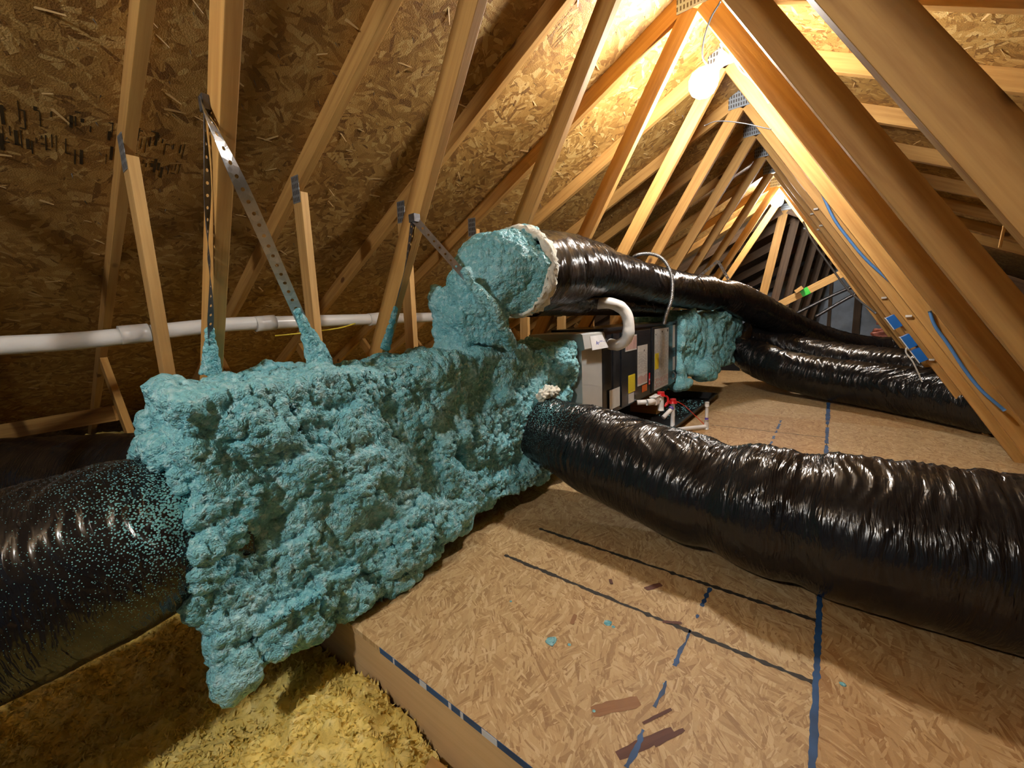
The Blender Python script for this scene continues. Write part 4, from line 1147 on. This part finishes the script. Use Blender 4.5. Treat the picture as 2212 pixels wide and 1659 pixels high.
# ------------------------------------------------------------------ far end: stepped trusses, gable wall, brace, pink batts
far_lab = ['first of the dark stepped trusses beyond the farther bulb', 'second dark stepped truss beyond the farther bulb', 'third dark stepped truss beyond the farther bulb',
           'fourth dark stepped truss beyond the farther bulb', 'fifth dark stepped truss beyond the farther bulb', 'last dark stepped truss beside the grey gable wall']
for k in range(6):
    y = 7.75 + 0.62 * k
    ax = -0.66 + 0.115 * k; az = 1.50 - 0.02 * k - 0.10 * max(0, k - 1)
    root = empty('stepped_truss', (ax, y, ZB)); tag(root, far_lab[k], 'roof truss', 'trusses of the farther roof')
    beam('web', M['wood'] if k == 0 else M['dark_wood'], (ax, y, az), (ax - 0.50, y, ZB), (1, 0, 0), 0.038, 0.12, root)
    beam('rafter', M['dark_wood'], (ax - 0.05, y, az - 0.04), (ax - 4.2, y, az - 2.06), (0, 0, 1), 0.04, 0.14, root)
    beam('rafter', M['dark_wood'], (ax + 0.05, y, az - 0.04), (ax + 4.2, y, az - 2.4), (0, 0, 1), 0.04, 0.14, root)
    nail_plate(ax + 0.02, y - 0.022, az - 0.0, 0.14, 0.10, 0.0, root)
bm = bmesh.new()
A = [(-0.7, 7.6, 1.72), (0.1, 11.6, 1.35), (-4.6, 11.6, -0.75), (-5.4, 7.6, -0.45)]
vs = [bm.verts.new(p) for p in A] + [bm.verts.new((p[0], p[1], p[2] + 0.02)) for p in A]
for f in ((0, 1, 2, 3), (7, 6, 5, 4), (0, 4, 5, 1), (1, 5, 6, 2), (2, 6, 7, 3), (3, 7, 4, 0)): bm.faces.new([vs[i] for i in f])
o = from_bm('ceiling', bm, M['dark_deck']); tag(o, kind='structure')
bm = bmesh.new()
A = [(-0.7, 7.6, 1.72), (0.1, 11.6, 1.35), (5.4, 11.6, -1.3), (5.0, 7.6, -1.0)]
vs = [bm.verts.new(p) for p in A] + [bm.verts.new((p[0], p[1], p[2] + 0.02)) for p in A]
for f in ((3, 2, 1, 0), (4, 5, 6, 7), (1, 5, 4, 0), (2, 6, 5, 1), (3, 7, 6, 2), (0, 4, 7, 3)): bm.faces.new([vs[i] for i in f])
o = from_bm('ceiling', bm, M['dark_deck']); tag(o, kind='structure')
gw = box('wall_back', M['gable'], -6, 6, 11.5, 11.56, -1.4, 2.0); tag(gw, 'grey gable end sheathing at the far end', kind='structure')
for i, x_ in enumerate((-2.2, -1.4, -0.05, 0.42, 1.45)):
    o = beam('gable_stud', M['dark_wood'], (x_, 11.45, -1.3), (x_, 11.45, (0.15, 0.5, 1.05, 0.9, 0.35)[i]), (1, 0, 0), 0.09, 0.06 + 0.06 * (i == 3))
    tag(o, 'upright stud on the far grey gable wall, ' + ('leftmost of five', 'second from the left', 'the middle one', 'second from the right, the thickest', 'rightmost of five')[i], 'stud', 'studs on the far gable wall')
db = empty('diagonal_brace', (-0.2, 6.9, 0.2)); tag(db, 'pale diagonal brace with a strip of green tape at the far end', 'brace')
q0, q1 = Vector((-0.62, 7.0, 0.02)), Vector((0.20, 7.0, 0.46))
beam('brace_board', M['wood_pale'], q0, q1, (0, 0, 1), 0.038, 0.10, db)
qd = (q1 - q0).normalized()
beam('green_tape', M['green_tape'], q0 + qd * 0.30, q0 + qd * 0.40, (0, 0, 1), 0.0405, 0.102, db)
o = beam('wood_block', M['wood_pale'], (-0.42, 6.95, 0.19), (-0.34, 6.95, 0.25), (0, 0, 1), 0.04, 0.05); tag(o, 'small pale offcut beside the green tape', 'block')
for i, (a, b) in enumerate((((-0.45, 7.8, -0.12), (0.55, 7.9, 0.38)), ((-0.2, 7.8, -0.18), (0.60, 7.85, 0.32)))):
    o = tube('metal_band', M['galv_dark'], [a, (Vector(a) + Vector(b)) / 2 + Vector((0, 0, 0.03)), b], 0.055, 20, 10, squash=lambda t: 0.45)
    tag(o, ('upper grey metal band slanting behind the green-taped brace', 'lower grey metal band slanting behind the green-taped brace')[i], 'metal band')
def batt(cx_, cy_, cz_, L, W, H, ang, seed, lab):
    bm = bmesh.new(); q = bmesh.ops.create_cube(bm, size=1)
    bmesh.ops.subdivide_edges(bm, edges=bm.edges, cuts=12, use_grid_fill=True)
    for v in bm.verts:
        p = Vector((v.co.x * L, v.co.y * W, v.co.z * H)); p += mn.noise_vector(p * 9 + Vector((seed, 0, 0))) * 0.045; v.co = p
    o = from_bm('insulation_batt', bm, M['pink'], None, True); o.location = (cx_, cy_, cz_); o.rotation_euler = (0.1, -0.18, ang)
    tag(o, lab, 'insulation')
batt(0.98, 7.6, -0.20, 0.9, 0.4, 0.12, 0.15, 1.0, 'upper pink insulation batt lying at the far right')
batt(0.92, 7.5, -0.36, 0.9, 0.4, 0.10, -0.1, 5.0, 'lower pink insulation batt lying at the far right, above the ducts')

batt(1.0, 7.75, -0.82, 1.1, 0.7, 0.75, 0.05, 9.0, 'thick pink insulation pile behind the far ducts, under the loose batts')
